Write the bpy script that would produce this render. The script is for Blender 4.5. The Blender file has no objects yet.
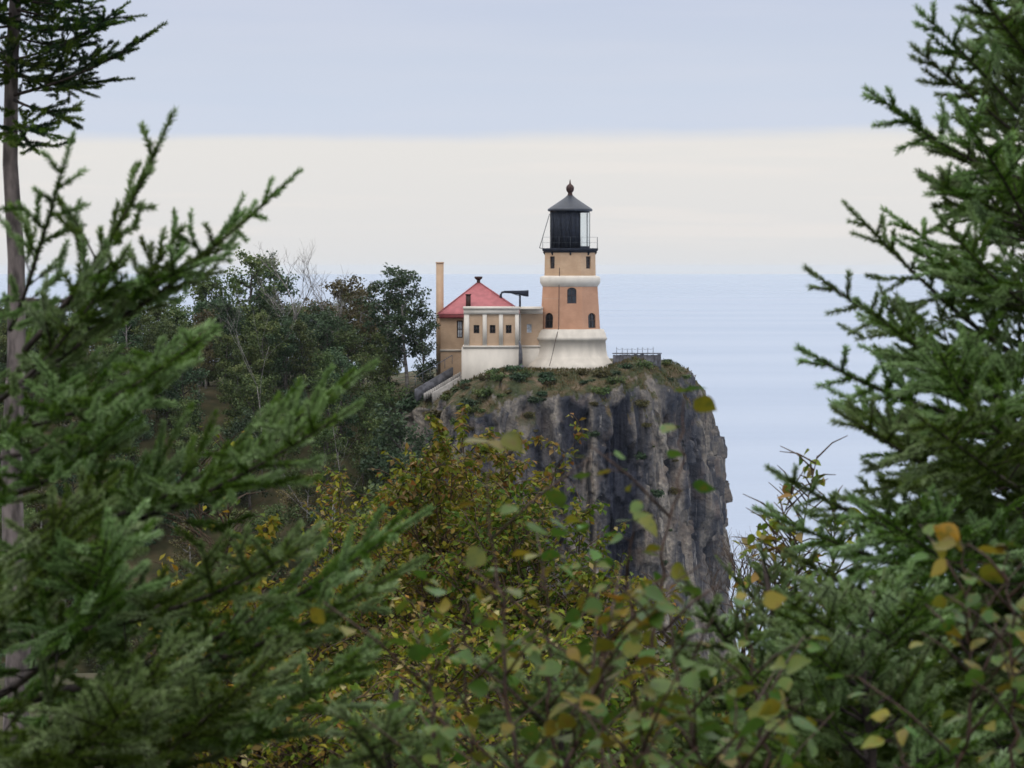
import bpy, bmesh, math, random
import numpy as np
from mathutils import Vector, Matrix, Euler, noise
from mathutils.geometry import tessellate_polygon

R = math.radians
PI = math.pi
rng = np.random.default_rng(7)
random.seed(7)
scn = bpy.context.scene
col = scn.collection

# ------------------------------------------------------------------ camera, sky, sun, exposure
EYE = 48.90                     # metres above the lake
F = 3630.0                      # focal length in pixels of a 1024 px wide picture
PITCH = math.atan((384-267)/3630)
cam_d = bpy.data.cameras.new('camera')
cam = bpy.data.objects.new('camera', cam_d); col.objects.link(cam)
cam.location = (0, 0, EYE); cam.rotation_euler = (PI/2 - PITCH, 0, 0)
cam_d.sensor_width = 36; cam_d.lens = 36*F/1024
cam_d.clip_start = 0.1; cam_d.clip_end = 100000
cam_d.dof.use_dof = True; cam_d.dof.focus_distance = 38; cam_d.dof.aperture_fstop = 0.1276/0.0078
scn.camera = cam

SUN_EL, SUN_AZ = 52, 205        # azimuth clockwise from +Y (north): behind the camera, a little to the left
w = bpy.data.worlds.new('World'); scn.world = w; w.use_nodes = True
nt = w.node_tree; nt.nodes.clear()
def N(nt, t, **kw):
    n = nt.nodes.new(t)
    for k, v in kw.items(): setattr(n, k, v)
    return n
def mth(nt, op, a, b=None, c=None, clamp=False):
    n = N(nt, 'ShaderNodeMath', operation=op, use_clamp=clamp)
    for i, v in enumerate((a, b, c)):
        if v is None: continue
        if isinstance(v, (int, float)): n.inputs[i].default_value = v
        else: nt.links.new(v, n.inputs[i])
    return n.outputs[0]
def mixc(nt, f, a, b, blend='MIX'):
    n = N(nt, 'ShaderNodeMix', data_type='RGBA', blend_type=blend)
    for s, v in ((n.inputs[0], f), (n.inputs[6], a), (n.inputs[7], b)):
        if isinstance(v, (int, float)): s.default_value = v
        elif isinstance(v, (tuple, list)): s.default_value = (*v, 1) if len(v) == 3 else v
        else: nt.links.new(v, s)
    return n.outputs[2]
def ramp(nt, f, stops):
    n = N(nt, 'ShaderNodeValToRGB'); e = n.color_ramp.elements
    while len(e) < len(stops): e.new(0.5)
    for i, (p, c) in enumerate(stops):
        e[i].position = p; e[i].color = (*c, 1) if len(c) == 3 else c
    nt.links.new(f, n.inputs[0]); return n.outputs[0]
def smooth_node(nt, v, lo, hi):
    n = N(nt, 'ShaderNodeMapRange', interpolation_type='SMOOTHSTEP')
    nt.links.new(v, n.inputs[0]); n.inputs[1].default_value = lo; n.inputs[2].default_value = hi
    return n.outputs[0]

tc = N(nt, 'ShaderNodeTexCoord')
sep = N(nt, 'ShaderNodeSeparateXYZ'); nt.links.new(tc.outputs['Generated'], sep.inputs[0])
sx, sz = sep.outputs[0], sep.outputs[2]
def sky_noise(scale, detail=4, rough=.5):
    mp = N(nt, 'ShaderNodeMapping'); mp.inputs['Scale'].default_value = scale
    nt.links.new(tc.outputs['Generated'], mp.inputs[0])
    n = N(nt, 'ShaderNodeTexNoise'); n.inputs['Scale'].default_value = 1; n.inputs['Detail'].default_value = detail
    n.inputs['Roughness'].default_value = rough
    nt.links.new(mp.outputs[0], n.inputs[0]); return n.outputs[0]
n1 = sky_noise((9, 9, 160)); n2 = sky_noise((6, 6, 60), 3); n3 = sky_noise((3, 3, 9), 4)
edge = mth(nt, 'ADD', sz, mth(nt, 'MULTIPLY', sx, -.006))
edge = mth(nt, 'ADD', edge, mth(nt, 'MULTIPLY', mth(nt, 'SUBTRACT', n1, .5), .0062))
edge = mth(nt, 'ADD', edge, mth(nt, 'MULTIPLY', mth(nt, 'SUBTRACT', sky_noise((16, 16, 5), 5, .6), .5), .0035))
deck = smooth_node(nt, edge, .0340, .0388)
low = ramp(nt, mth(nt, 'MULTIPLY', sz, 25), [(0, (.765, .765, .775)), (.35, (.79, .78, .775)), (.80, (.815, .795, .775)), (1, (.80, .785, .77))])
low = mixc(nt, mth(nt, 'MULTIPLY', smooth_node(nt, n1, .5, .68), .35), low, (.90, .84, .80))
up = ramp(nt, mth(nt, 'POWER', mth(nt, 'MAXIMUM', sz, 0), .5),
          [(0, (.64, .70, .80)), (.2, (.62, .69, .83)), (.242, (.605, .665, .80)), (.28, (.56, .62, .78)), (.45, (.56, .63, .78)), (.62, (1.1, 1.14, 1.2)), (1, (2.5, 2.52, 2.55))])
up = mixc(nt, mth(nt, 'MULTIPLY', smooth_node(nt, n2, .42, .66), .30), up, (.70, .72, .82))
up = mixc(nt, mth(nt, 'MULTIPLY', smooth_node(nt, n3, .4, .7), .25), up, (.50, .57, .72))
cloud = mixc(nt, deck, low, up)
sky = N(nt, 'ShaderNodeTexSky', sky_type='NISHITA', sun_disc=False)
sky.sun_elevation = R(SUN_EL); sky.sun_rotation = R(SUN_AZ); sky.altitude = 200
vm = N(nt, 'ShaderNodeVectorMath', operation='SCALE'); vm.inputs[3].default_value = 10.0
nt.links.new(cloud, vm.inputs[0])
allsky = mixc(nt, .94, sky.outputs[0], vm.outputs[0])      # thick cloud over a little clear sky
bg = N(nt, 'ShaderNodeBackground'); bg.inputs[1].default_value = .1
out = N(nt, 'ShaderNodeOutputWorld')
nt.links.new(allsky, bg.inputs[0]); nt.links.new(bg.outputs[0], out.inputs[0])

sun_d = bpy.data.lights.new('sun', 'SUN'); sun_d.energy = .8; sun_d.angle = R(25); sun_d.color = (1, .95, .88)
sun = bpy.data.objects.new('sun', sun_d); col.objects.link(sun)
az, el = R(SUN_AZ), R(SUN_EL)
sdir = Vector((math.sin(az)*math.cos(el), math.cos(az)*math.cos(el), math.sin(el)))
sun.rotation_euler = sdir.to_track_quat('Z', 'Y').to_euler()

scn.view_settings.view_transform = 'Standard'; scn.view_settings.look = 'None'
scn.view_settings.exposure = 0.0; scn.view_settings.gamma = 1; scn.view_settings.use_curve_mapping = False
scn.render.engine = 'CYCLES'
scn.cycles.max_bounces = 6; scn.cycles.diffuse_bounces = 3; scn.cycles.transparent_max_bounces = 8
scn.cycles.volume_bounces = 1; scn.cycles.use_denoising = True

cp, sp = math.cos(PITCH), math.sin(PITCH)
def at(px, py, Y):
    """the point at depth Y that the photograph shows at pixel (px, py)"""
    dx, dy = (px-512)/F, (384-py)/F
    d = Vector((dx, cp + dy*sp, -sp + dy*cp))
    k = Y/d.y
    return Vector((d.x*k, Y, EYE + d.z*k))

# ------------------------------------------------------------------ helpers
def tag(o, label=None, cat=None, group=None, kind=None):
    for k, v in (('label', label), ('category', cat), ('group', group), ('kind', kind)):
        if v: o[k] = v
    return o
def empty(name, loc, rz=0):
    o = bpy.data.objects.new(name, None); col.objects.link(o)
    o.location = loc; o.rotation_euler = (0, 0, rz); o.empty_display_size = .2
    return o
def copy_tree(o, parent=None):
    c = o.copy(); col.objects.link(c)
    if parent: c.parent = parent
    for k in ('label', 'category', 'group'):
        if parent is None and k in c: del c[k]
    for ch in list(o.children): copy_tree(ch, c)
    return c

class MB:
    """collects shapes and links them as ONE mesh object"""
    def __init__(s): s.v = []; s.f = []; s.m = []; s.n = 0; s.mat = 0; s.arr = []
    def add(s, vs, fs):
        b = s.n; s.v.extend([tuple(p) for p in vs]); s.n += len(vs)
        for f in fs: s.f.append([b+i for i in f]); s.m.append(s.mat)
    def box(s, x0, x1, y0, y1, z0, z1):
        v = [(x, y, z) for z in (z0, z1) for y in (y0, y1) for x in (x0, x1)]
        s.add(v, [(0, 2, 3, 1), (4, 5, 7, 6), (0, 1, 5, 4), (2, 6, 7, 3), (0, 4, 6, 2), (1, 3, 7, 5)])
    def loft(s, rings, cap0=True, cap1=True):
        k = len(rings[0]); v = [p for r in rings for p in r]; f = []
        for i in range(len(rings)-1):
            for j in range(k):
                a, b = i*k+j, i*k+(j+1) % k
                f.append((a, b, b+k, a+k))
        if cap0: f.append(tuple(range(k-1, -1, -1)))
        if cap1: f.append(tuple(range((len(rings)-1)*k, len(rings)*k)))
        s.add(v, f)
    def tube(s, pts, rad, sides=6):
        pts = [Vector(p) for p in pts]
        if not hasattr(rad, '__len__'): rad = [rad]*len(pts)
        rings = []; up = Vector((.31, .17, .93))
        for i, p in enumerate(pts):
            d = (pts[min(i+1, len(pts)-1)] - pts[max(i-1, 0)])
            d = d.normalized() if d.length > 1e-9 else Vector((0, 0, 1))
            a = d.cross(up)
            if a.length < .15: a = d.cross(Vector((1, 0, 0)))
            a.normalize(); b = d.cross(a)
            rings.append([p + (a*math.cos(t) + b*math.sin(t))*rad[i] for t in [2*PI*j/sides for j in range(sides)]])
        s.loft(rings)
    def bulk(s, V, Fc):
        """many small faces at once: V (n,3), Fc (m,k)"""
        s.arr.append((np.asarray(V, dtype=np.float32), np.asarray(Fc, dtype=np.int32), s.mat))
    def build(s, name, mats, parent=None, smooth=False):
        nv = s.n; V = [np.array(s.v, dtype=np.float32).reshape(-1, 3)]
        loops = [np.fromiter((i for f in s.f for i in f), dtype=np.int32)]
        tot = [np.array([len(f) for f in s.f], dtype=np.int32)]
        mi = [np.array(s.m, dtype=np.int32)]
        for (v, f, m) in s.arr:
            V.append(v); loops.append((f + nv).ravel()); nv += len(v)
            tot.append(np.full(len(f), f.shape[1], dtype=np.int32)); mi.append(np.full(len(f), m, dtype=np.int32))
        V = np.concatenate(V); loops = np.concatenate(loops).astype(np.int32); tot = np.concatenate(tot); mi = np.concatenate(mi)
        me = bpy.data.meshes.new(name)
        me.vertices.add(len(V)); me.vertices.foreach_set('co', V.ravel())
        me.loops.add(len(loops)); me.loops.foreach_set('vertex_index', loops)
        me.polygons.add(len(tot))
        me.polygons.foreach_set('loop_start', np.concatenate([[0], np.cumsum(tot)[:-1]]).astype(np.int32))
        me.polygons.foreach_set('loop_total', tot); me.polygons.foreach_set('material_index', mi)
        if smooth: me.polygons.foreach_set('use_smooth', np.ones(len(tot), dtype=bool))
        for m in (mats if isinstance(mats, (list, tuple)) else [mats]): me.materials.append(m)
        me.update(calc_edges=True); me.validate()
        o = bpy.data.objects.new(name, me); col.objects.link(o)
        if parent: o.parent = parent
        return o

# ------------------------------------------------------------------ materials
def pmat(name, rough=.8, spec=.3):
    m = bpy.data.materials.new(name); m.use_nodes = True
    t = m.node_tree; b = t.nodes['Principled BSDF']
    b.inputs['Roughness'].default_value = rough; b.inputs['Specular IOR Level'].default_value = spec
    return m, t, b
def tnoise(t, scale, detail=4, vec=None, coord='Object', stretch=None):
    n = N(t, 'ShaderNodeTexNoise'); n.inputs['Scale'].default_value = scale; n.inputs['Detail'].default_value = detail
    c = N(t, 'ShaderNodeTexCoord').outputs[coord]
    if stretch:
        mp = N(t, 'ShaderNodeMapping'); mp.inputs['Scale'].default_value = stretch
        t.links.new(c, mp.inputs[0]); c = mp.outputs[0]
    t.links.new(c, n.inputs['Vector']); return n.outputs[0]
def plain(name, c, rough=.8, var=.12, scale=3, spec=.3, bump=0, stretch=None, metal=0):
    m, t, b = pmat(name, rough, spec); b.inputs['Metallic'].default_value = metal
    n = tnoise(t, scale, 6, stretch=stretch)
    lo = tuple(x*(1-var*1.6) for x in c); hi = tuple(min(1, x*(1+var)) for x in c)
    t.links.new(mixc(t, smooth_node(t, n, .3, .7), lo, hi), b.inputs['Base Color'])
    if bump:
        bp = N(t, 'ShaderNodeBump'); bp.inputs['Strength'].default_value = bump
        t.links.new(n, bp.inputs['Height']); t.links.new(bp.outputs[0], b.inputs['Normal'])
    return m
def brick(name, c1, c2, mortar, scale=1):
    m, t, b = pmat(name, .85)
    g = N(t, 'ShaderNodeTexCoord').outputs['Object']
    s3 = N(t, 'ShaderNodeSeparateXYZ'); t.links.new(g, s3.inputs[0])
    cv = N(t, 'ShaderNodeCombineXYZ')
    t.links.new(mth(t, 'ADD', s3.outputs[0], s3.outputs[1]), cv.inputs[0]); t.links.new(s3.outputs[2], cv.inputs[1])
    k = N(t, 'ShaderNodeTexBrick'); t.links.new(cv.outputs[0], k.inputs[0])
    k.inputs['Color1'].default_value = (*c1, 1); k.inputs['Color2'].default_value = (*c2, 1); k.inputs['Mortar'].default_value = (*mortar, 1)
    k.inputs['Scale'].default_value = scale; k.inputs['Brick Width'].default_value = .24; k.inputs['Row Height'].default_value = .085
    k.inputs['Mortar Size'].default_value = .008
    n = tnoise(t, 1.1, 5)
    t.links.new(mixc(t, smooth_node(t, n, .3, .75), k.outputs[0], tuple(x*.8 for x in c1)), b.inputs['Base Color'])
    return m
def leafy(name, stops, rough=.5, transl=.25, spec=.4, nscale=None, spots=None):
    """leaf material; each leaf (mesh island) takes its own colour"""
    m, t, b = pmat(name, rough, spec)
    g = N(t, 'ShaderNodeNewGeometry')
    f = g.outputs['Random Per Island']
    if nscale:
        f = mth(t, 'ADD', mth(t, 'MULTIPLY', f, .45), mth(t, 'SUBTRACT', mth(t, 'MULTIPLY', tnoise(t, nscale, 2), 1.7), .6), clamp=True)
    c = ramp(t, f, stops)
    if spots:
        sp_ = tnoise(t, spots, 3); c = mixc(t, mth(t, 'MULTIPLY', smooth_node(t, sp_, .54, .66), .55), c, (.17, .11, .018)); c = mixc(t, mth(t, 'MULTIPLY', smooth_node(t, sp_, .46, .34), .5), c, (.05, .085, .016))
    oi = N(t, 'ShaderNodeObjectInfo')
    hs = N(t, 'ShaderNodeHueSaturation')
    t.links.new(c, hs.inputs['Color'])
    t.links.new(mth(t, 'ADD', mth(t, 'MULTIPLY', oi.outputs['Random'], .5), .75), hs.inputs['Value'])
    t.links.new(mth(t, 'ADD', mth(t, 'MULTIPLY', oi.outputs['Random'], .03), .485), hs.inputs['Hue'])
    c = hs.outputs[0]
    t.links.new(c, b.inputs['Base Color'])
    tr = N(t, 'ShaderNodeBsdfTranslucent'); t.links.new(c, tr.inputs[0])
    mx = N(t, 'ShaderNodeMixShader'); mx.inputs[0].default_value = transl
    t.links.new(b.outputs[0], mx.inputs[1]); t.links.new(tr.outputs[0], mx.inputs[2])
    t.links.new(mx.outputs[0], t.nodes['Material Output'].inputs[0])
    return m

M = {}
M['salmon'] = brick('salmon_brick', (.53, .285, .18), (.48, .25, .155), (.50, .32, .22))
M['buff'] = brick('buff_brick', (.56, .37, .235), (.50, .32, .20), (.5, .38, .26))
M['tan'] = brick('tan_brick', (.54, .375, .25), (.48, .325, .21), (.50, .38, .28))
M['cream'] = plain('cream_concrete', (.62, .565, .495), .85, .05, 1.6, bump=.15, stretch=(1, 1, .4))
M['cream_worn'] = plain('worn_cream_concrete', (.58, .525, .455), .9, .08, 1.2, bump=.2, stretch=(1, 1, .5))
M['black'] = plain('black_iron', (.014, .018, .030), .75, .2, 4, spec=.25)
M['roofmetal'] = plain('dark_roof_metal', (.018, .023, .036), .42, .15, 3, spec=.5)
M['rust'] = plain('rusty_iron', (.05, .022, .018), .6, .3, 9)
M['redroof'] = plain('red_roof', (.34, .105, .112), .75, .10, 2.2, stretch=(1, 1, .5))
M['redtrim'] = plain('dark_red_trim', (.22, .05, .055), .75, .1, 2)
M['pane'] = plain('dark_window_glass', (.015, .018, .024), .12, .3, 2, spec=.6)
M['palepane'] = plain('painted_reflection_glass', (.48, .52, .58), .5, .2, 4)  # window glass; its bright reflection is painted in as a pale colour
M['winframe'] = plain('dark_window_frame', (.05, .032, .03), .6, .2, 6)
M['whiteframe'] = plain('white_window_frame', (.55, .55, .56), .6, .1, 6)
M['steel'] = plain('grey_steel', (.10, .11, .13), .5, .2, 5)
M['stone'] = plain('grey_concrete', (.30, .28, .26), .9, .22, 1.5, bump=.2)
M['darkwall'] = plain('dark_stone_wall', (.10, .10, .115), .9, .3, 2.5, bump=.3)
M['bark'] = plain('spruce_bark', (.055, .042, .038), .9, .45, 26, bump=.6, stretch=(1, 1, .35))
M['greybark'] = plain('grey_spruce_bark', (.15, .125, .12), .9, .4, 26, bump=.6, stretch=(1, 1, .35))
M['twig'] = plain('brown_twig', (.075, .05, .032), .8, .3, 40)
M['redtwig'] = plain('reddish_stem', (.055, .030, .020), .6, .3, 60)
M['birch'] = plain('pale_birch_bark', (.24, .22, .205), .8, .3, 2, stretch=(1, 1, 3))
M['darkbark'] = plain('dark_bark', (.08, .07, .062), .9, .3, 4)
g = N
# lantern glass
m, t, b = pmat('lantern_glass', .03, .5); b.inputs['Base Color'].default_value = (.95, .98, 1, 1)
tr = N(t, 'ShaderNodeBsdfTransparent'); tr.inputs[0].default_value = (.93, .97, .98, 1)
mx = N(t, 'ShaderNodeMixShader'); mx.inputs[0].default_value = .12
t.links.new(tr.outputs[0], mx.inputs[1]); t.links.new(b.outputs[0], mx.inputs[2]); t.links.new(mx.outputs[0], t.nodes['Material Output'].inputs[0])
M['glass'] = m

M['needle'] = leafy('spruce_needles', [(0, (.030, .066, .006)), (.45, (.068, .126, .012)), (.8, (.118, .185, .028)), (1, (.165, .225, .06))], .6, .2, .2, nscale=5)
M['needle_pale'] = leafy('pale_spruce_needles', [(0, (.044, .082, .014)), (.45, (.088, .145, .032)), (.8, (.135, .20, .062)), (1, (.18, .25, .10))], .6, .2, .2, nscale=5)
M['tip'] = leafy('fresh_spruce_needles', [(0, (.115, .185, .050)), (.45, (.19, .28, .10)), (.8, (.24, .32, .15)), (1, (.30, .385, .22))], .6, .2, .2, nscale=5)
M['needle_dark'] = leafy('dark_spruce_needles', [(0, (.013, .032, .014)), (.5, (.022, .052, .02)), (1, (.05, .085, .03))], .6, .15, .2, nscale=5)
M['leaf_autumn'] = leafy('autumn_shrub_leaves', [(0, (.065, .12, .012)), (.36, (.15, .19, .018)), (.64, (.27, .25, .022)), (.76, (.24, .17, .03)), (.85, (.24, .12, .035)), (.94, (.38, .34, .16)), (1, (.30, .13, .02))], .6, .35, .15)
M['leaf_green'] = leafy('green_shrub_leaves', [(0, (.04, .09, .010)), (.4, (.085, .145, .014)), (.75, (.17, .19, .018)), (.9, (.21, .14, .025)), (1, (.32, .26, .10))], .6, .35, .15)
M['leaf_yellow'] = leafy('yellow_shrub_leaves', [(0, (.08, .115, .012)), (.4, (.16, .16, .014)), (.75, (.24, .19, .02)), (1, (.32, .15, .02))], .6, .35, .15)
M['leaf_sapling'] = leafy('sapling_leaves', [(0, (.040, .105, .012)), (.35, (.072, .155, .020)), (.58, (.11, .145, .016)), (.78, (.17, .16, .014)), (.92, (.24, .18, .016)), (1, (.42, .17, .015))], .42, .32, .3, spots=55)
M['leaf_far'] = leafy('far_green_leaves', [(0, (.038, .066, .020)), (.5, (.078, .115, .034)), (1, (.16, .17, .05))], .6, .2, .25, nscale=.35)
M['leaf_far_dark'] = leafy('far_dark_leaves', [(0, (.022, .048, .024)), (.5, (.044, .080, .036)), (1, (.082, .12, .054))], .6, .2, .25, nscale=.35)
M['leaf_far_brown'] = leafy('far_brown_leaves', [(0, (.05, .046, .02)), (.5, (.085, .072, .028)), (1, (.14, .10, .042))], .6, .2, .25, nscale=.35)

# ------------------------------------------------------------------ terrain heights
def sm(a, b, x):
    t = max(0., min(1., (x-a)/(b-a))); return t*t*(3-2*t)
def plateau(X, Y):
    z = 39.62 - .95*sm(0, -5.5, X) - .35*sm(-3.8, -6, X) + 1.25*sm(7.5, 12.5, X)*sm(340, 326, Y)
    z -= 1.0*sm(-6, -14, X)
    return z + .35*noise.noise((X*.25, Y*.25, 3))*sm(3, 9, abs(X-3)+abs(Y-331)*.0)
def ground_h(X, Y):
    near = EYE - 1.7 - (.06*Y if Y < 33 else 1.98 + .19*(Y-33))
    if Y > 170: near = max(near, 8 + (near-8)*.3) if near > 8 else 8
    z = near
    if Y > 240:
        hill = 8 + 29.5*sm(282, 336, Y)
        k = sm(2, -16, X)
        z = z + (hill-z)*k*sm(250, 290, Y)
    shore = 62 - .28*Y if Y < 240 else -5.2 - .06*(Y-240)
    land = sm(0, 26, shore-X) if Y < 285 else sm(-14, 0, -6-X)
    z = -4 + (z+4)*land
    z -= max(0, Y-400)*.35 * sm(400, 520, Y)
    return z + .5*noise.noise((X*.08, Y*.08, 0))*sm(4, 30, Y)

mb = MB()
xs = np.concatenate([np.arange(-260, -60, 8), np.arange(-60, 70, 2.5), np.arange(70, 200, 10)])
ys = np.concatenate([np.arange(-60, 0, 6), np.arange(0, 60, 2.5), np.arange(60, 260, 6), np.arange(260, 420, 3), np.arange(420, 560, 10)])
gv = [(x, y, ground_h(x, y)) for y in ys for x in xs]; nx = len(xs)
mb.add(gv, [(j*nx+i, j*nx+i+1, (j+1)*nx+i+1, (j+1)*nx+i) for j in range(len(ys)-1) for i in range(nx-1)])
m, t, b = pmat('forest_floor', .95, .1)
n = tnoise(t, .9, 8)
t.links.new(ramp(t, n, [(.25, (.022, .026, .012)), (.5, (.045, .042, .02)), (.75, (.08, .062, .035))]), b.inputs['Base Color'])
tag(mb.build('ground', m, smooth=True), kind='structure')

# lake, out to the real horizon of an eye 49 m up
mb = MB(); rr = [0, 200, 500, 1000, 2000, 4000, 8000, 14000, 25000]; K = 128
for i in range(1, len(rr)): pass
vs = [(0, 0, 0)] + [(r*math.sin(2*PI*j/K), r*math.cos(2*PI*j/K), 0) for r in rr[1:] for j in range(K)]
fs = [(0, 1+(j+1) % K, 1+j) for j in range(K)] + [(1+i*K+j, 1+i*K+(j+1) % K, 1+(i+1)*K+(j+1) % K, 1+(i+1)*K+j) for i in range(len(rr)-2) for j in range(K)]
mb.add(vs, fs)
m, t, b = pmat('lake_water', .22, .5); b.inputs['IOR'].default_value = 1.33
w1 = tnoise(t, 1, 3, stretch=(.012, .035, 1)); w2 = tnoise(t, 1, 4, stretch=(.0012, .004, 1)); w3 = tnoise(t, 1, 3, stretch=(.25, .5, 1))
t.links.new(mixc(t, smooth_node(t, w2, .35, .65), (.28, .34, .44), (.33, .385, .475)), b.inputs['Base Color'])
bp = N(t, 'ShaderNodeBump'); bp.inputs['Strength'].default_value = .35; bp.inputs['Distance'].default_value = .5
t.links.new(mth(t, 'ADD', w3, mth(t, 'MULTIPLY', w1, 2)), bp.inputs['Height']); t.links.new(bp.outputs[0], b.inputs['Normal'])
wo = mb.build('lake_water', m); tag(wo, kind='structure')

# ------------------------------------------------------------------ the headland of rock
outline_px = [(250, 348), (330, 340), (392, 327), (438, 318.5), (490, 316), (545, 316.5), (600, 317), (650, 318.5), (690, 322), (714, 328), (724.5, 336), (722, 350), (690, 368), (600, 384), (450, 392), (250, 388)]
ctrl = [Vector(((px-512)*Y/F, Y)) for px, Y in outline_px]
def catmull(P, per):
    out = []; n = len(P)
    for i in range(n):
        a, b, c, d = P[i-1], P[i], P[(i+1) % n], P[(i+2) % n]
        for k in range(per):
            t = k/per
            out.append(.5*((2*b) + (c-a)*t + (2*a-5*b+4*c-d)*t*t + (3*b-a-3*c+d)*t**3))
    return out
dense = catmull(ctrl, 60)
# even spacing, finer on the side the photograph shows
L = [0]
for i in range(len(dense)):
    L.append(L[-1] + (dense[(i+1) % len(dense)]-dense[i]).length)
def resample(step_front, step_back):
    pts = []; s = 0; i = 0; total = L[-1]
    while s < total - .05:
        while L[i+1] < s: i += 1
        a, b = dense[i], dense[(i+1) % len(dense)]
        k = (s-L[i])/max(1e-6, L[i+1]-L[i]); p = a.lerp(b, k); pts.append((p, s))
        s += step_front if p.y < 352 and p.x > -12 else step_back
    return pts
ring = resample(.15, .8)
ns = len(ring); cen = Vector((-1.5, 352))
nrm = []
for i in range(ns):
    d = ring[(i+1) % ns][0] - ring[i-1][0]; n_ = Vector((d.y, -d.x)).normalized()
    if n_.dot(ring[i][0]-cen) < 0: n_ = -n_
    nrm.append(n_)
prof = [(-3, -2.2), (5, -1.4), (10, -1.1)] + [(z, -1.1 + (z-10)/13*1.1) for z in np.arange(10.4, 23, .4)] + \
       [(z, (z-23)/7.5*.4) for z in np.arange(23, 30.5, .22)] + [(z, .4+(z-30.5)/4*.45) for z in np.arange(30.5, 34.5, .2)] + \
       [(34.8, .95), (35.2, 1.1), (35.6, 1.25), (36, 1.45), (36.4, 1.65), (36.8, 1.9), (37.2, 2.15), (37.6, 2.5), (38, 2.85), (38.4, 3.25), (38.8, 3.75), (39.2, 4.4), (39.6, 5.3), (39.9, 6.5)]
stains = [(628, 25, 402, 600, 1.), (547, 12, 410, 470, .6), (579, 20, 405, 470, .85), (706, 5, 420, 560, .5), (683, 7, 420, 470, .8), (560, 8, 470, 560, .5), (655, 5, 400, 600, .35)]
def stain_at(px, py):
    s = 0
    for cx, wd, y0, y1, k in stains:
        wob = 5*noise.noise((py*.03, cx, 1)) + 2.5*noise.noise((py*.15, cx, 7))
        d = abs(px-cx-wob)/(wd*(.75+.45*noise.noise((py*.02, cx, 4))))
        s = max(s, k*sm(1.1, .7, d)*sm(y0-8, y0+6, py)*sm(y1+40, y1-20, py))
    return s
V = []; ST = []
for (z0, ins) in prof:
    top = sm(34.5, 38, z0); face = 1-top
    for i in range(ns):
        p, s = ring[i]
        x, y = p.x, p.y; zc = z0
        col1 = noise.noise((s*.42, z0*.035, 1.3)); col1 = 1-abs(col1)*2.2
        blk = noise.cell((s*.55 + .8*noise.noise((s*.2, z0*.1, 9)), math.floor(z0*.16 + noise.noise((s*.3, 2, 2))), 5))
        blk2 = noise.cell((s*1.15 + .5*noise.noise((s*.5, z0*.2, 3)), math.floor(z0*.42 + 2*noise.noise((s*.6, 5, 2))), 9))
        d = face*(.8*col1 - .5 + .85*(blk-.5) + .42*(blk2-.5)) + .32*noise.noise((s*1.1, z0*.28, 4)) + .17*noise.noise((s*2.6, z0*.9, 8)) + .08*noise.noise((s*6, z0*3, 2))
        d += top*(1.15*noise.noise((s*.22, z0*.35, 12)) + .5*noise.noise((s*.7, z0*1.0, 15)) + .2*noise.noise((s*2, z0*2.4, 16)))
        st = 0
        if p.y < 352 and p.x > -14:
            px = 512 + p.x*F/p.y; py = 267 + (EYE-z0)*F/p.y
            st = stain_at(px, py)
            d -= 1.1*sm(0, 1, st)*face
        q = p + nrm[i]*(d - ins)
        T = plateau(q.x, q.y)
        zz = z0 if z0 < 34.5 else 34.5 + (z0-34.5)/(39.9-34.5)*(T-34.5)
        if z0 > 34.5: zz += (.55*noise.noise((q.x*.45, q.y*.45, 5)) + .25*noise.noise((q.x*1.3, q.y*1.3, 6)))*sm(34.5, 36, z0) * (1-sm(39.2, 39.9, z0))
        V.append((q.x, q.y, zz)); ST.append(st)
np_ = len(prof)
last = V[-ns:]
for fr in (.08, .17, .28, .4, .55, .7, .85):
    for i in range(ns):
        x = last[i][0]*(1-fr) + cen.x*fr; y = last[i][1]*(1-fr) + cen.y*fr
        V.append((x, y, plateau(x, y))); ST.append(0)
np_ += 7
V.append((cen.x, cen.y, plateau(*cen))); ST.append(0)
fs = [(j*ns+i, j*ns+(i+1) % ns, (j+1)*ns+(i+1) % ns, (j+1)*ns+i) for j in range(np_-1) for i in range(ns)]
fs += [((np_-1)*ns+i, (np_-1)*ns+(i+1) % ns, len(V)-1) for i in range(ns)]
mb = MB(); mb.add(V, fs)
m, t, b = pmat('headland_rock', .85, .25)
at_ = N(t, 'ShaderNodeAttribute', attribute_name='stain')
big = tnoise(t, .45, 6); fine = tnoise(t, 2.6, 8); strk = tnoise(t, 1, 6, stretch=(.62, .62, .045)); strk2 = tnoise(t, 1, 5, stretch=(2.6, 2.6, .16))
rock = ramp(t, strk, [(.36, (.024, .028, .040)), (.45, (.075, .074, .080)), (.54, (.185, .16, .135)), (.66, (.35, .30, .24))])
rock = mixc(t, smooth_node(t, fine, .35, .7), mixc(t, .55, rock, (.05, .05, .06)), rock)
rock = mixc(t, mth(t, 'MULTIPLY', smooth_node(t, big, .5, .68), .5), rock, (.20, .15, .12))
rock = mixc(t, mth(t, 'MULTIPLY', smooth_node(t, strk2, .62, .72), .6), rock, (.34, .31, .28))
rock = mixc(t, mth(t, 'MULTIPLY', smooth_node(t, strk2, .42, .30), .7), rock, (.035, .038, .05))
rock = mixc(t, mth(t, 'MULTIPLY', at_.outputs['Fac'], .97), rock, mixc(t, smooth_node(t, strk2, .4, .65), (.008, .011, .022), (.032, .034, .048)))
gm = N(t, 'ShaderNodeNewGeometry'); s3 = N(t, 'ShaderNodeSeparateXYZ'); t.links.new(gm.outputs['Normal'], s3.inputs[0])
s4 = N(t, 'ShaderNodeSeparateXYZ'); t.links.new(gm.outputs['Position'], s4.inputs[0])
cover = mth(t, 'ADD', s3.outputs[2], mth(t, 'MULTIPLY', mth(t, 'SUBTRACT', fine, .5), .9))
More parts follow.
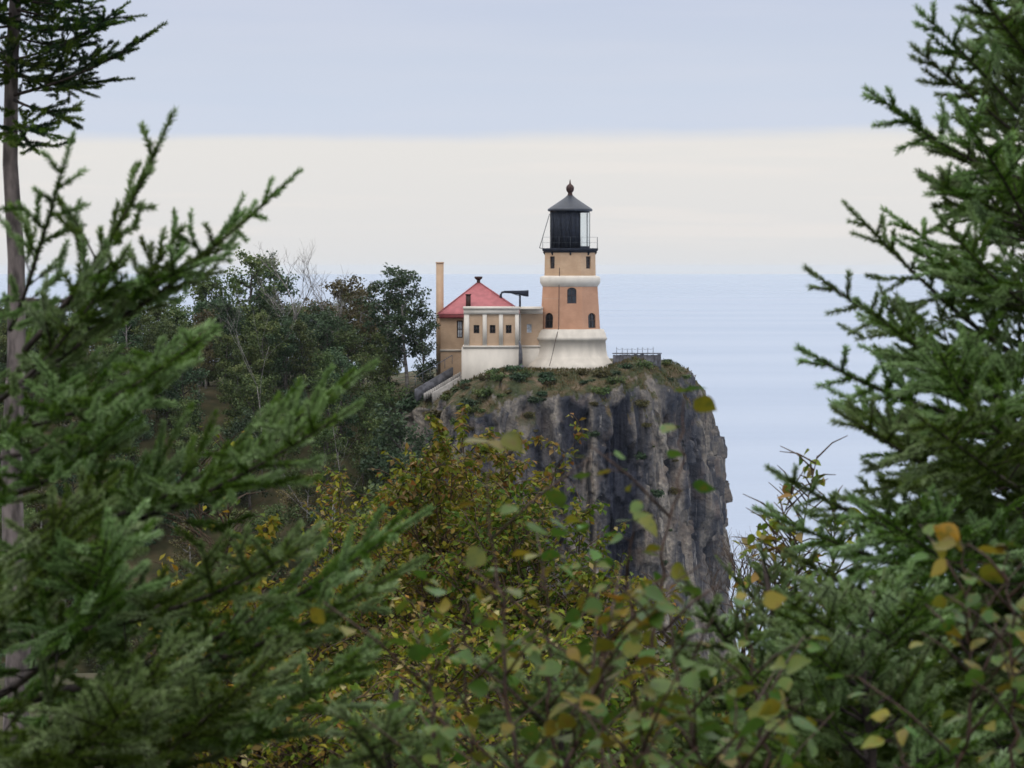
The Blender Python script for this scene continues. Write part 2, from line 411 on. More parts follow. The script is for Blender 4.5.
cover = mth(t, 'MULTIPLY', smooth_node(t, cover, .30, .58), smooth_node(t, s4.outputs[2], 33.5, 36.2))
turf = ramp(t, tnoise(t, .75, 5), [(.3, (.026, .036, .015)), (.45, (.045, .05, .02)), (.58, (.078, .058, .03)), (.72, (.17, .125, .085))])
rock = mixc(t, cover, rock, turf)
t.links.new(rock, b.inputs['Base Color'])
bp = N(t, 'ShaderNodeBump'); bp.inputs['Strength'].default_value = .9; bp.inputs['Distance'].default_value = .35
t.links.new(mth(t, 'ADD', fine, strk), bp.inputs['Height']); t.links.new(bp.outputs[0], b.inputs['Normal'])
hl = mb.build('headland', m)
a_ = hl.data.attributes.new('stain', 'FLOAT', 'POINT'); a_.data.foreach_set('value', np.array(ST, dtype=np.float32))
tag(hl, kind='structure'); print('stain', max(ST), sum(1 for q in ST if q > .3))
from mathutils.bvhtree import BVHTree
HB = BVHTree.FromPolygons([Vector(v) for v in V], fs)
def land_z(X, Y):
    z = ground_h(X, Y)
    h = HB.ray_cast(Vector((X, Y, 80)), Vector((0, 0, -1)))
    return max(z, h[0].z) if h[0] else z

# ------------------------------------------------------------------ building helpers
def rect(x0, x1, z0, z1): return [(x0, z0), (x1, z0), (x1, z1), (x0, z1)]
def arch(x0, x1, z0, z1, n=8):
    r = (x1-x0)/2; cx = (x0+x1)/2; zs = z1 - r*.75
    return [(x0, z0), (x1, z0), (x1, zs)] + [(cx + r*math.cos(PI*k/n), zs + .75*r*math.sin(PI*k/n)) for k in range(1, n)] + [(x0, zs)]
def shrink(poly, d):
    cx = sum(p[0] for p in poly)/len(poly); cz = sum(p[1] for p in poly)/len(poly)
    w_ = max(abs(p[0]-cx) for p in poly); h_ = max(abs(p[1]-cz) for p in poly)
    return [(cx + (p[0]-cx)*(1-d/w_), cz + (p[1]-cz)*(1-d/h_)) for p in poly]
class Plane:
    """a wall plane: u runs along the wall, v up it, n points out of it"""
    def __init__(s, o, u, v): s.o = Vector(o); s.u = Vector(u).normalized(); s.v = Vector(v).normalized(); s.n = s.u.cross(s.v)
    def p(s, q, d=0): return s.o + s.u*q[0] + s.v*q[1] + s.n*d
def panel(mb, pl, outer, holes=(), reveal=.22, d=0):
    polys = [outer] + list(holes)
    tri = tessellate_polygon([[Vector((p[0], p[1], 0)) for p in q] for q in polys])
    flat = [p for q in polys for p in q]
    fs = []
    for a, b_, c in tri:
        A, B, C = flat[a], flat[b_], flat[c]
        cr = (B[0]-A[0])*(C[1]-A[1]) - (B[1]-A[1])*(C[0]-A[0])
        fs.append((a, b_, c) if cr > 0 else (a, c, b_))
    mb.add([pl.p(p, d) for p in flat], fs)
    for h in holes:
        k = len(h); vs = [pl.p(p, d) for p in h] + [pl.p(p, d-reveal) for p in h]
        mb.add(vs, [(i, (i+1) % k, k+(i+1) % k, k+i) for i in range(k)])
def slab(mb, pl, poly, d0, d1):
    k = len(poly); mb.add([pl.p(p, d0) for p in poly] + [pl.p(p, d1) for p in poly],
        [tuple(range(k-1, -1, -1)), tuple(range(k, 2*k))] + [(i, (i+1) % k, k+(i+1) % k, k+i) for i in range(k)])
def window(pl, hole, parent, frame='winframe', pane='pane', fw=.06, bars=1, name='window', depth=.1):
    f = MB(); inner = shrink(hole, fw); k = len(hole)
    a = [pl.p(p, -depth) for p in hole]; b_ = [pl.p(p, -depth) for p in inner]; c = [pl.p(p, -depth-.06) for p in inner]
    f.add(a+b_+c, [(i, (i+1) % k, k+(i+1) % k, k+i) for i in range(k)] + [(k+i, k+(i+1) % k, 2*k+(i+1) % k, 2*k+i) for i in range(k)])
    x0 = min(p[0] for p in inner); x1 = max(p[0] for p in inner); z0 = min(p[1] for p in inner); z1 = max(p[1] for p in inner)
    if bars:
        slab(f, pl, rect((x0+x1)/2-.025, (x0+x1)/2+.025, z0, z1-.02), -depth-.05, -depth-.01)
        slab(f, pl, rect(x0, x1, (z0+z1)/2-.025, (z0+z1)/2+.025), -depth-.052, -depth-.006)
    o = f.build(name, M[frame], parent)
    g_ = MB(); panel(g_, pl, inner, d=-depth-.055); g_.build('pane', M[pane], o)
    return o

# ------------------------------------------------------------------ the lighthouse tower
TY = 330.0; PX = TY/F
tcx = (570-512)*PX
def zt(py): return at(512, py, TY).z
def octo(wd, z, n=8, cx=0, rot=PI/8):
    r = wd/2/math.cos(PI/n)
    return [(cx + r*math.cos(-PI/2 + rot + 2*PI*k/n), r*math.sin(-PI/2 + rot + 2*PI*k/n), z) for k in range(n)]
tower = empty('lighthouse_tower', (tcx, TY, zt(367)))
tag(tower, 'octagonal salmon brick lighthouse tower with black lantern on the cliff top', 'lighthouse')
Z0 = zt(367)
def zz(py): return zt(py) - Z0
mb = MB()
lv = [(380, 92), (367, 89.5), (364.5, 87.4), (362.5, 84), (358.5, 78), (357, 76.6), (356.6, 74.6), (350, 72), (340.2, 70.5), (339.8, 72.6), (337.4, 73.4), (336.6, 71.8), (332.4, 70), (332, 68.6), (329.4, 67.4), (328.8, 60)]
mb.loft([octo(w_*PX, zz(y)) for y, w_ in lv])
mb.build('plinth', M['cream_worn'], tower)
def stage(name, y0, w0, y1, w1, mat, holes):
    """an octagonal storey of brick; holes = {face: [(px0, px1, pytop, pybottom)]} in metres along the face"""
    mb = MB(); wins = []
    a = octo(w0*PX, zz(y0)); b_ = octo(w1*PX, zz(y1))
    for k in range(8):
        A, B, C, D = Vector(a[k-1]), Vector(a[k]), Vector(b_[k]), Vector(b_[k-1])
        mid = (A+B)/2; u = (B-A).normalized(); v = ((C+D)/2 - mid).normalized(); pl = Plane(mid, u, v)
        h = ((C+D)/2-mid).length; wa = (B-A).length/2; wb = (C-D).length/2
        hs = []
        for (uc, hw, t0, t1, kind) in holes.get(k, []):
            q = (arch if kind else rect)(uc-hw, uc+hw, t0*h, t1*h); hs.append(q); wins.append((pl, q))
        panel(mb, pl, [(-wa, 0), (wa, 0), (wb, h), (-wb, h)], hs)
    o = mb.build(name, mat, tower)
    for pl, q in wins: window(pl, q, o)
    return o
# face 0 looks at the camera, 7 is its left neighbour, 1 its right neighbour
stage('shaft', 329, 59.5, 286, 54.5, M['salmon'], {0: [(.12, .42, .60, .97, 1)], 7: [(-.10, .52, .03, .38, 1)], 1: [(.12, .5, .03, .38, 1)],
      3: [(0, .4, .6, .9, 1)], 5: [(0, .4, .6, .9, 1)]})
mb = MB()
mb.loft([octo(w_*PX, zz(y)) for y, w_ in [(286.6, 54.8), (285.5, 56), (283.5, 59), (281.5, 60), (277.5, 60), (276.5, 58), (275.6, 51.4)]])
mb.build('cornice', M['cream'], tower)
stage('upper_stage', 276, 51, 252, 50, M['buff'], {7: [(-.02, .3, .31, .82, 0)], 1: [(.02, .3, .31, .82, 0)], 3: [(0, .3, .31, .82, 0)], 5: [(0, .3, .31, .82, 0)]})
mb = MB(); mb.loft([octo(w_*PX, zz(y)) for y, w_ in [(252.6, 51), (251.5, 53), (250.5, 55.2), (248.3, 55.6), (248.2, 41)]])
for k in range(8):     # brackets under the deck
    a = PI/8*0 + k*PI/4 - PI/2
    c = Vector((math.cos(a), math.sin(a), 0)); r0 = 24.6*PX
    s_ = Vector((-math.sin(a), math.cos(a), 0))*.07
    p0 = c*r0 + Vector((0, 0, zz(256))); p1 = c*(r0+.02) + Vector((0, 0, zz(252))); p2 = c*(r0+.25) + Vector((0, 0, zz(252)))
    mb.add([p0+s_, p1+s_, p2+s_, p0-s_, p1-s_, p2-s_], [(0, 1, 2), (5, 4, 3), (0, 3, 4, 1), (1, 4, 5, 2), (2, 5, 3, 0)])
mb.build('gallery_deck', M['black'], tower)
mb = MB()
for hgt in (.5, 1.0):
    c = [Vector(p) + Vector((0, 0, hgt)) for p in octo(54.6*PX, zz(248.2))]
    for k in range(8): mb.tube([c[k-1], c[k]], .006, 5)
for k, p in enumerate(octo(54.6*PX, zz(248.4))):
    q = octo(54.6*PX, zz(248.4))[k-1]
    for fr in (0, .5):
        x = p[0]*(1-fr)+q[0]*fr; y = p[1]*(1-fr)+q[1]*fr
        mb.tube([(x, y, p[2]), (x, y, p[2]+1.02)], .011, 5)
mb.build('gallery_railing', M['steel'], tower)
# lantern: twelve sides, iron panels toward the land and glass toward the lake
LR = 19.6*PX; zl0, zl1 = zz(248.2), zz(211.5)
NS = 24
def lp(k, r=LR): a = -PI/2 + 2*PI*k/NS; return (r*math.cos(a), r*math.sin(a))
ir = MB(); gl = MB(); bars = MB()
for k in range(NS):
    th = (k+.5)*360/NS
    (x0, y0), (x1, y1) = lp(k), lp(k+1); (i0, j0), (i1, j1) = lp(k, LR-.05), lp(k+1, LR-.05)
    glass = 30 < th < 190
    tgt = gl if glass else ir
    za = zl0 + .18 if glass else zl0
    if glass:
        tgt.add([(x0, y0, za), (x1, y1, za), (x1, y1, zl1-.1), (x0, y0, zl1-.1)], [(0, 1, 2, 3)])
        ir.add([(x, y, z) for z in (zl0, za) for x, y in ((x0, y0), (x1, y1), (i1, j1), (i0, j0))], [(0, 1, 5, 4), (2, 3, 7, 6), (4, 5, 6, 7)])
        ir.add([(x, y, z) for z in (zl1-.1, zl1) for x, y in ((x0, y0), (x1, y1), (i1, j1), (i0, j0))], [(0, 1, 5, 4), (2, 3, 7, 6), (0, 3, 2, 1)])
        if k % 2 == 0 or th > 180: bars.tube([(x0*1.005, y0*1.005, za), (x0*1.005, y0*1.005, zl1-.1)], .028, 5)
    else:
        ir.add([(x, y, z) for z in (za, zl1) for x, y in ((x0, y0), (x1, y1), (i1, j1), (i0, j0))], [(0, 1, 5, 4), (2, 3, 7, 6), (0, 3, 2, 1), (4, 5, 6, 7), (0, 4, 7, 3), (1, 2, 6, 5)])
for q in range(0, 24, 2):
    if not 30 < q*15 < 190: x, y = lp(q, LR+.012); ir.tube([(x, y, zl0), (x, y, zl1)], .03, 4)
lo = ir.build('lantern', M['black'], tower)
gl.build('lantern_glass', M['glass'], lo); bars.build('glazing_bar', M['steel'], lo)
mb = MB()
def circ(r, z, n=24): return [(r*math.cos(2*PI*k/n), r*math.sin(2*PI*k/n), z) for k in range(n)]
mb.loft([circ(r*PX, zz(y)) for y, r in [(211.6, 19.9), (211.2, 22.2), (209.4, 22.4), (208.6, 21.6), (205, 16.2), (201.5, 11), (198.5, 6.6), (196.8, 4.4), (195.4, 3.2)]], cap0=False)
ro = mb.build('lantern_roof', M['roofmetal'], tower)
mb = MB(); mb.loft([circ(r*PX, zz(y), 14) for y, r in [(196, 3.2), (194.6, 2.4), (192.6, 2.2), (191.6, 3.2), (190, 3.9), (187.5, 4), (186, 3.4), (184.6, 2), (183.8, 1), (181, .5), (179.5, .3)]])
mb.build('finial', M['rust'], ro)
mb = MB()
a = at(549.5, 214, TY-1) - Vector(tower.location); c = at(539.5, 248, TY-.5) - Vector(tower.location)
mb.tube([a, c], .035, 5); mb.tube([c, c + Vector((.35, 0, -.05))], .03, 5)
mb.build('stay_rod', M['steel'], tower)
mb = MB()     # conductor cable down the plinth and shaft
pts = [at(559.6, 252.5, TY-1.8), at(559.4, 275, TY-2.45), at(559, 286, TY-2.6), at(558.6, 328, TY-2.82), at(556, 338, TY-3.55), at(553, 352, TY-3.6), at(549.5, 366, TY-4.3)]
mb.tube([p - Vector(tower.location) for p in pts], .03, 5); mb.build('conductor_cable', M['winframe'], tower)

# ------------------------------------------------------------------ annex in front of the tower's left side
AY = 326.5
def ax(px, Y=AY): return (px-512)*Y/F
def az_(py, Y=AY): return at(512, py, Y).z
annex = empty('annex_building', (ax(490), AY, az_(366)))
tag(annex, 'flat roofed cream annex with three small square windows between pilasters, joined to lighthouse', 'building')
O = Vector(annex.location)
def bx(mb, px0, px1, y0, y1, py0, py1, Yr=AY):
    mb.box(ax(px0, Yr)-O.x, ax(px1, Yr)-O.x, y0-O.y, y1-O.y, az_(py1, Yr)-O.z, az_(py0, Yr)-O.z)
x0, x1 = ax(464.5)-O.x, ax(518.5)-O.x
pl = Plane((x0, 0, az_(346)-O.z), (1, 0, 0), (0, 0, 1))
wd = x1-x0; hh = az_(314)-az_(346)
holes = [rect(ax(c-2.9)-ax(464.5), ax(c+2.9)-ax(464.5), az_(333.3)-az_(346), az_(325)-az_(346)) for c in (476.5, 492.6, 508.7)]
mb = MB(); panel(mb, pl, rect(0, wd, 0, hh), holes)
mb.box(x0, x0+.02, 0.002, 5.5, az_(346)-O.z, az_(314)-O.z)
Y2 = 328.3
pl2 = Plane((x1, Y2-AY, az_(346)-O.z), (1, 0, 0), (0, 0, 1))
wd2 = ax(543)-ax(518.5)
h2 = [rect(ax(526.9)-ax(518.5), ax(531.8)-ax(518.5), az_(333)-az_(346), az_(324.4)-az_(346))]
panel(mb, pl2, rect(0, wd2, 0, hh), h2)
wallo = mb.build('wall', M['tan'], annex)
for h in holes: window(pl, h, wallo, bars=1, fw=.05)
window(pl2, h2[0], wallo, 'whiteframe', 'palepane', fw=.05)
mb = MB()
for a, b_ in ((464, 469.3), (482.6, 486.8), (498.9, 503), (515, 519)):
    mb = MB(); bx(mb, a, b_, AY-.12, AY+.05, 314, 346); mb.build('pilaster', M['cream'], annex)
mb = MB(); bx(mb, 519.005, 521, Y2-.1, Y2+.05, 314, 346); mb.build('pilaster', M['cream'], annex)
mb = MB()
bx(mb, 463.6, 519.3, AY-.16, AY+5.4, 309.2, 314.2); bx(mb, 463, 519.8, AY-.26, AY+5.4, 307, 309.2)
bx(mb, 519.9, 543, Y2-.12, Y2+3, 309.3, 314.1); bx(mb, 519.9, 543, Y2-.2, Y2+3, 307.1, 309.3)
mb.box(ax(465)-O.x, ax(541)-O.x, .3, 5.3, az_(308.5)-O.z-.06, az_(308.5)-O.z)
mb.build('parapet', M['cream'], annex)
mb = MB()
bx(mb, 462.6, 519.6, AY-.22, AY+5, 345.6, 347.8)
bx(mb, 461.6, 519.9, AY-.14, AY+5, 347.8, 398)
bx(mb, 519.95, 545, Y2-.2, Y2+3, 345.7, 347.9); bx(mb, 519.95, 545, Y2-.14, Y2+3, 347.9, 378)
mb.build('foundation', M['cream'], annex)

# fog horn on the annex roof
horn = empty('fog_horn', (ax(520, 328.5), 328.5, az_(309, 328.5)))
tag(horn, 'black fog horn trumpet on a post above the annex roof', 'fog horn')
O2 = Vector(horn.location)
def hp(px, py, y=328.5): return at(px, py, y) - O2
mb = MB(); mb.tube([hp(520, 309.5), hp(520, 294)], [.1, .085], 8); mb.tube([hp(520, 309.4), hp(520, 308.6)], [.3, .22], 8)
mb.build('post', M['black'], horn)
mb = MB(); mb.tube([hp(500.8, 298), hp(500.9, 294.5), hp(501.8, 292.6), hp(504, 291.9), hp(511, 292), hp(518, 292.6), hp(523, 293.2), hp(526.5, 293.4), hp(528.6, 293.4)], [.12, .11, .1, .1, .13, .19, .25, .29, .30], 12)
mb.tube([hp(520, 296), hp(509, 292.4)], .03, 5)
mb.build('trumpet', M['black'], horn)

# dark post at the wall foot
dp = empty('marker_post', at(520.6, 367, 325.9))
tag(dp, 'narrow dark post standing on the ground against the annex corner', 'post')
mb = MB(); mb.tube([(0, 0, -.5), (0, 0, 1.2), (-.05, 0, 1.9), (-.12, 0, 2.35)], [.2, .18, .12, .07], 7)
mb.build('shaft', M['darkwall'], dp); mb = MB(); mb.box(-.26, .26, -.2, .2, -.3, .16); mb.build('footing', M['darkwall'], dp)

# ------------------------------------------------------------------ fog signal house with the red roof
FY0, FY1 = 333.5, 342.5
fog = empty('fog_signal_house', (ax(477, 338), 338, az_(366, 334)))
tag(fog, 'tan fog signal house with a pyramid shaped red roof and tall thin chimney', 'house')
O = Vector(fog.location)
def fx(px, Y=FY0): return ax(px, Y)-O.x
def fz(py, Y=FY0): return az_(py, Y)-O.z
wx0, wx1 = fx(440.5), fx(520)
pl = Plane((wx0, FY0-O.y, fz(385)), (1, 0, 0), (0, 0, 1))
hole = rect(fx(456.8)-wx0, fx(462.8)-wx0, fz(338)-fz(385), fz(320.5)-fz(385))
mb = MB(); panel(mb, pl, rect(0, wx1-wx0, 0, fz(313)-fz(385)), [hole])
mb.box(wx0, wx1, FY0-O.y+.3, FY1-O.y, fz(385), fz(313.2))
mb.add([(wx0, FY0-O.y, fz(385)), (wx0, FY0-O.y+.3, fz(385)), (wx0, FY0-O.y+.3, fz(313)), (wx0, FY0-O.y, fz(313))], [(0, 3, 2, 1)])
wo_ = mb.build('wall', M['tan'], fog)
window(pl, hole, wo_, 'winframe', 'palepane', fw=.11)
mb = MB(); mb.box(wx0-.06, fx(461.2), FY0-O.y-.07, FY0-O.y+.1, fz(351.5), fz(349.3)); mb.build('string_course', M['cream_worn'], fog)
mb = MB()
ex0, ex1 = fx(437.6), fx(524); ey0, ey1 = FY0-O.y-.35, FY1-O.y+.35; ez = fz(314.5); apx = Vector((fx(478.5, 338), 0, fz(282, 338)))
e = [(ex0, ey0), (ex1, ey0), (ex1, ey1), (ex0, ey1)]
def quad_at(k, dz=0): return [(x*(1-k)+apx.x*k, y*(1-k)+apx.y*k, ez*(1-k)+apx.z*k+dz) for x, y in e]
mb.loft([quad_at(0, -.02), quad_at(0, .08), quad_at(.12, .0), quad_at(.5, .02), quad_at(.97)])
for k in range(4):  # hip rolls
    mb.tube([Vector(quad_at(0, .1)[k]), Vector(quad_at(.97, .04)[k])], .05, 5)
rf = mb.build('roof', M['redroof'], fog)
mb = MB(); mb.box(ex0+.02, ex1-.02, ey0+.02, ey1-.02, ez-.34, ez-.022); mb.build('eaves', M['redtrim'], fog)
mb = MB(); mb.tube([apx+Vector((0, 0, -.3)), apx+Vector((0, 0, .22))], .17, 8)
zv = [(.2, .2), (.35, .36), (.5, .36), (.52, .12)]
mb.loft([[(apx.x+r*1.0*c[0], r*c[1], apx.z+h) for c in ((-1, -1), (1, -1), (1, 1), (-1, 1))] for h, r in zv])
mb.build('roof_vent', M['rust'], rf)
mb = MB(); cx_ = fx(468.3, 334.2); mb.box(cx_-.22, cx_+.22, 334.2-O.y-.22, 334.2-O.y+.22, fz(310, 334.2), fz(295, 334.2)); mb.box(cx_-.28, cx_+.28, 334.2-O.y-.28, 334.2-O.y+.28, fz(295, 334.2), fz(294, 334.2))
mb.build('flue', M['rust'], rf)
mb = MB(); c0, c1 = fx(436.2, 340), fx(443.6, 340); mb.box(c0, c1, 340-O.y-.34, 340-O.y+.34, fz(375, 340), fz(263.4, 340)); mb.box(c0-.04, c1+.04, 340-O.y-.38, 340-O.y+.38, fz(263.4, 340), fz(262, 340))
mb.build('chimney', M['tan'], fog)

# ------------------------------------------------------------------ steps, terrace wall, fence
st = empty('stairway', at(424, 394, 327))
tag(st, 'weathered concrete stairway with sloping side walls climbing to the fog signal house', 'stairway')
O = Vector(st.location); a = Vector((0, 0, 0)); b_ = at(461, 372, 329.5)-O
dirv = b_-a; Ln = dirv.length; side = dirv.cross(Vector((0, 0, 1))).normalized()
def stringer(name, off, h0, h1, mat):
    mb = MB(); s0 = side*off; s1 = side*(off+.3); U = Vector((0, 0, 1))
    mb.add([a+s0-U*h0, b_+s0-U*h0, b_+s0+U*h1, a+s0+U*h1, a+s1-U*h0, b_+s1-U*h0, b_+s1+U*h1, a+s1+U*h1],
           [(0, 1, 2, 3), (7, 6, 5, 4), (3, 2, 6, 7), (0, 4, 5, 1), (0, 3, 7, 4), (1, 5, 6, 2)])
    return mb.build(name, mat, st)
stringer('side_wall', 1.2, 1.3, .15, M['stone']); stringer('side_wall', -1.5, 1.0, .4, M['darkwall'])
mb = MB(); nst = 18
for k in range(nst):
    p = a + dirv*((k+.5)/nst); mb.box(p.x-dirv.x/nst*.5, p.x+dirv.x/nst*.5, p.y-1.15, p.y+1.15, p.z-.6, p.z+.02)
mb.build('steps', M['stone'], st)
mb = MB(); U = Vector((0, 0, 1)); off = side*-1.35
mb.tube([a+off+U*1.5, b_+off+U*1.5], .04, 5)
for k in range(6): p = a+dirv*(k/5)+off; mb.tube([p+U*.7, p+U*1.5], .03, 5)
mb.build('handrail', M['steel'], st)

tw = empty('terrace_wall', (ax(637, 327.5), 327.5, az_(362, 327.5)))
tag(tw, 'low dark stone wall running from the lighthouse foot to the cliff edge', 'wall')
mb = MB(); w0, w1 = ax(613, 327.5)-tw.location.x, ax(661, 327.5)-tw.location.x
nseg = 14
for k in range(nseg):
    a0 = w0+(w1-w0)*k/nseg; a1 = w0+(w1-w0)*(k+1)/nseg - .004
    mb.box(a0, a1, -.22-.03*random.random(), .25, -.9, .62+.10*random.random())
mb.build('stone_body', M['darkwall'], tw); mb = MB(); mb.box(w0-.05, w1+.05, -.3, .3, .73, .82); mb.build('coping', M['darkwall'], tw)
fe = empty('railing_fence', (ax(640, 329.5), 329.5, az_(361, 329.5)))
tag(fe, 'thin wire railing fence above the dark wall at the cliff edge', 'fence')
f0, f1 = ax(617, 329.5)-fe.location.x, ax(653, 329.5)-fe.location.x
for k in range(8):
    mb = MB(); x = f0+(f1-f0)*k/7; mb.tube([(x, 0, -.6), (x+random.uniform(-.05, .05), 0, 1.25+random.uniform(-.15, .1))], .028, 5); mb.build('post', M['steel'], fe)
for h in (.75, 1.1): mb = MB(); mb.tube([(f0+(f1-f0)*k/14, 0, h-.05*(k % 2)) for k in range(15)], .012, 4); mb.build('rail', M['steel'], fe)

# ------------------------------------------------------------------ vegetation makers
def unit(v): return v/np.linalg.norm(v, axis=-1, keepdims=True)
def scatter_leaves(mb, P, D, size, wid=.55, fold=.25, jitter=.35, droop=0.0, shape='leaf'):
    """a folded leaf at every point P, pointing along D"""
    n = len(P)
    if n == 0: return
    D = unit(D + rng.normal(0, jitter, (n, 3)) + np.array([0, 0, -droop]))
    up = unit(np.array([[0, 0, 1.]]) + rng.normal(0, .55, (n, 3)))
    S = np.cross(D, up); S = unit(S + 1e-6); U = np.cross(S, D)
    sz = size*rng.uniform(.65, 1.2, (n, 1)); ww = sz*wid*.5; fz_ = ww*fold*rng.uniform(-.3, 1.6, (n, 1))
    cu = sz*rng.uniform(-.05, .2, (n, 1))
    if shape == 'leaf':
        prof_ = [(.0, 0), (.07, .42), (.2, .85), (.36, 1.0), (.54, .88), (.72, .58), (.87, .27), (1.0, 0)]
        pts = []
        for u_, w_ in prof_:
            m_ = P + D*sz*u_ - U*cu*u_*u_; pts += [m_ + S*ww*w_ + U*fz_*w_, m_, m_ - S*ww*w_ + U*fz_*w_]
        V = np.stack(pts, 1).reshape(-1, 3); k_ = len(prof_); b_ = np.arange(n)[:, None]*3*k_
        Fq = np.concatenate([b_ + np.array([[3*j+o, 3*j+3+o, 3*j+4+o, 3*j+1+o]]) for j in range(k_-1) for o in (0, 1)])
    else:
        pts = [P, P+D*sz*.5+S*ww+U*fz_, P+D*sz-U*cu, P+D*sz*.5-S*ww+U*fz_]
        V = np.stack(pts, 1).reshape(-1, 3); b_ = np.arange(n)[:, None]*4
        Fq = np.concatenate([b_+np.array([[0, 2, 1]]), b_+np.array([[0, 3, 2]])])
    mb.bulk(V, Fq)

def needles(mb, segs, dens=2300, nl=.0170, nw=.0021):
    """needles round every shoot in segs (p0, p1)"""
    A = np.array([s[0] for s in segs]); B = np.array([s[1] for s in segs]); ln = np.linalg.norm(B-A, axis=1)
    cnt = np.maximum(3, (ln*dens).astype(int)); idx = np.repeat(np.arange(len(segs)), cnt); n = len(idx)
    t_ = rng.random((n, 1)); P = A[idx]*(1-t_) + B[idx]*t_; ax_ = unit(B-A)[idx]
    rad = rng.normal(0, 1, (n, 3)) + np.array([0, 0, .35]); rad -= ax_*(rad*ax_).sum(1, keepdims=True); rad = unit(rad)
    be = R(44) + rng.normal(0, .13, (n, 1)) - .3*(t_ > .93)
    D = ax_*np.cos(be) + rad*np.sin(be); Wd = unit(np.cross(D, rng.normal(0, 1, (n, 3))))
    l_ = nl*rng.uniform(.75, 1.15, (n, 1))
    V = np.stack([P-Wd*nw*.5, P+Wd*nw*.5, P+D*l_*.62+Wd*nw*.42, P+D*l_, P+D*l_*.62-Wd*nw*.42], 1).reshape(-1, 3); b_ = np.arange(n)[:, None]*5
    mb.bulk(V, b_+np.array([[0, 1, 2, 3, 4]]))

def bough_mesh(name, Lb, seed, mats, flat=.34, gap=.055, lift=.10, wf=1.0):
    """a spruce bough along +X with side branches and needle covered shoots (bark slot 0, needle slot 1)"""
    rnd = random.Random(seed); wood = MB(); segs = []; tips = []
    def axis(t):
        return Vector((Lb*t, .03*Lb*(math.sin(3*t+seed) - math.sin(seed)*(1-t) - math.sin(3+seed)*t), lift*Lb*(t*t-t) - .02*Lb*math.sin(PI*t)))
    main = [axis(k/10) for k in range(11)]
    r0 = .0035 + .0065*Lb
    wood.tube(main, [r0*(1-.82*k/10) for k in range(11)], 5)
    for k in range(3, 10): segs.append((main[k], main[k+1]))
    tip = main[-1] + (main[-1]-main[-2]).normalized()*rnd.uniform(.05, .09); wood.tube([main[-1], tip], .0015, 3); tips.append((main[-1], tip))
    t_ = max(.10, .06/Lb); sgn = 1
    while t_ < .985:
        p = axis(t_); d = (axis(min(1, t_+.02))-axis(t_-.02)).normalized()
        lat = Vector((0, 0, 1)).cross(d).normalized(); upv = d.cross(lat)
        phi = rnd.gauss(0, flat) + (.25 if rnd.random() < .3 else 0)
        if rnd.random() < .14: phi = rnd.uniform(.8, 1.5)
        sd = lat*sgn*math.cos(phi) + upv*math.sin(phi)
        fw = R(rnd.uniform(42, 58)); dd = d*math.cos(fw) + sd*math.sin(fw)
        ln = ((.40*Lb**.8*(1-t_)**.75)*wf + .05 + .012*(1-wf))*rnd.uniform(.75, 1.15)
        q = [p]; cur = dd.copy(); nseg_ = max(2, int(ln/.06))
        for k in range(nseg_):
            cur = (cur + d*.02 + Vector((0, 0, .0)) + Vector((rnd.gauss(0, .07), rnd.gauss(0, .07), rnd.gauss(0, .07)))).normalized()
            q.append(q[-1] + cur*ln/nseg_)
        wood.tube(q, [max(.0012, .0028*(1-k/len(q))) for k in range(len(q))], 3)
        for k in range(len(q)-1):
            if k == len(q)-2: tips.append((q[k], q[k+1]))
            elif k/len(q) > .15 or t_ > .5: segs.append((q[k], q[k+1]))
        if ln > .10:
            u = .3; s2 = 1
            while u < .95:
                f_ = u*nseg_; k = min(nseg_-1, int(f_)); pp = q[k].lerp(q[k+1], f_-k); d2 = (q[k+1]-q[k]).normalized()
                l2 = upv*rnd.gauss(.25, .5) + d2.cross(upv).normalized()*s2
                e_ = (d2*.85 + l2.normalized()*.6).normalized()
                tl = (.26*ln*(1-u) + .065)*rnd.uniform(.75, 1.2)
                pe = pp + e_*tl + Vector((0, 0, .08*tl)); (tips if rnd.random() < .6 else segs).append((pp, pe)); wood.tube([pp, pe], .0012, 3)
                if tl > .12:
                    for s3 in (1, -1):
                        m_ = pp.lerp(pe, rnd.uniform(.4, .6)); pe2 = m_ + (e_*.7 + e_.cross(upv).normalized()*s3*.7 + upv*rnd.gauss(0, .3)).normalized()*tl*.5
                        segs.append((m_, pe2))
                u += rnd.uniform(.055, .08)/ln; s2 = -s2
        t_ += gap*rnd.uniform(.5, .9)/Lb; sgn = -sgn
    wood.mat = 1; needles(wood, segs); wood.mat = 2; needles(wood, tips)
    o = wood.build(name, mats); me = o.data; bpy.data.objects.remove(o)
    return me
BL = (.32, .55, .85, 1.15)
def bough_set(name, needle, seed):
    return {(l, wf): [bough_mesh('bough', l, seed+i*10+int(l*100), [M['bark'], M[needle], M['tip']], wf=wf) for i in range(2)] for l in BL for wf in (.4, .66)}
BOUGH = {'needle': bough_set('b', 'needle', 1)}
def variant(key):     # the same boughs with another needle colour
    d = {}
    for l, ms in BOUGH['needle'].items():
        d[l] = []
        for me in ms:
            c = me.copy(); c.materials[1] = M[key]
            if key == 'needle_dark': c.materials[2] = M['needle']
            d[l].append(c)
    BOUGH[key] = d
variant('needle_pale'); variant('needle_dark')

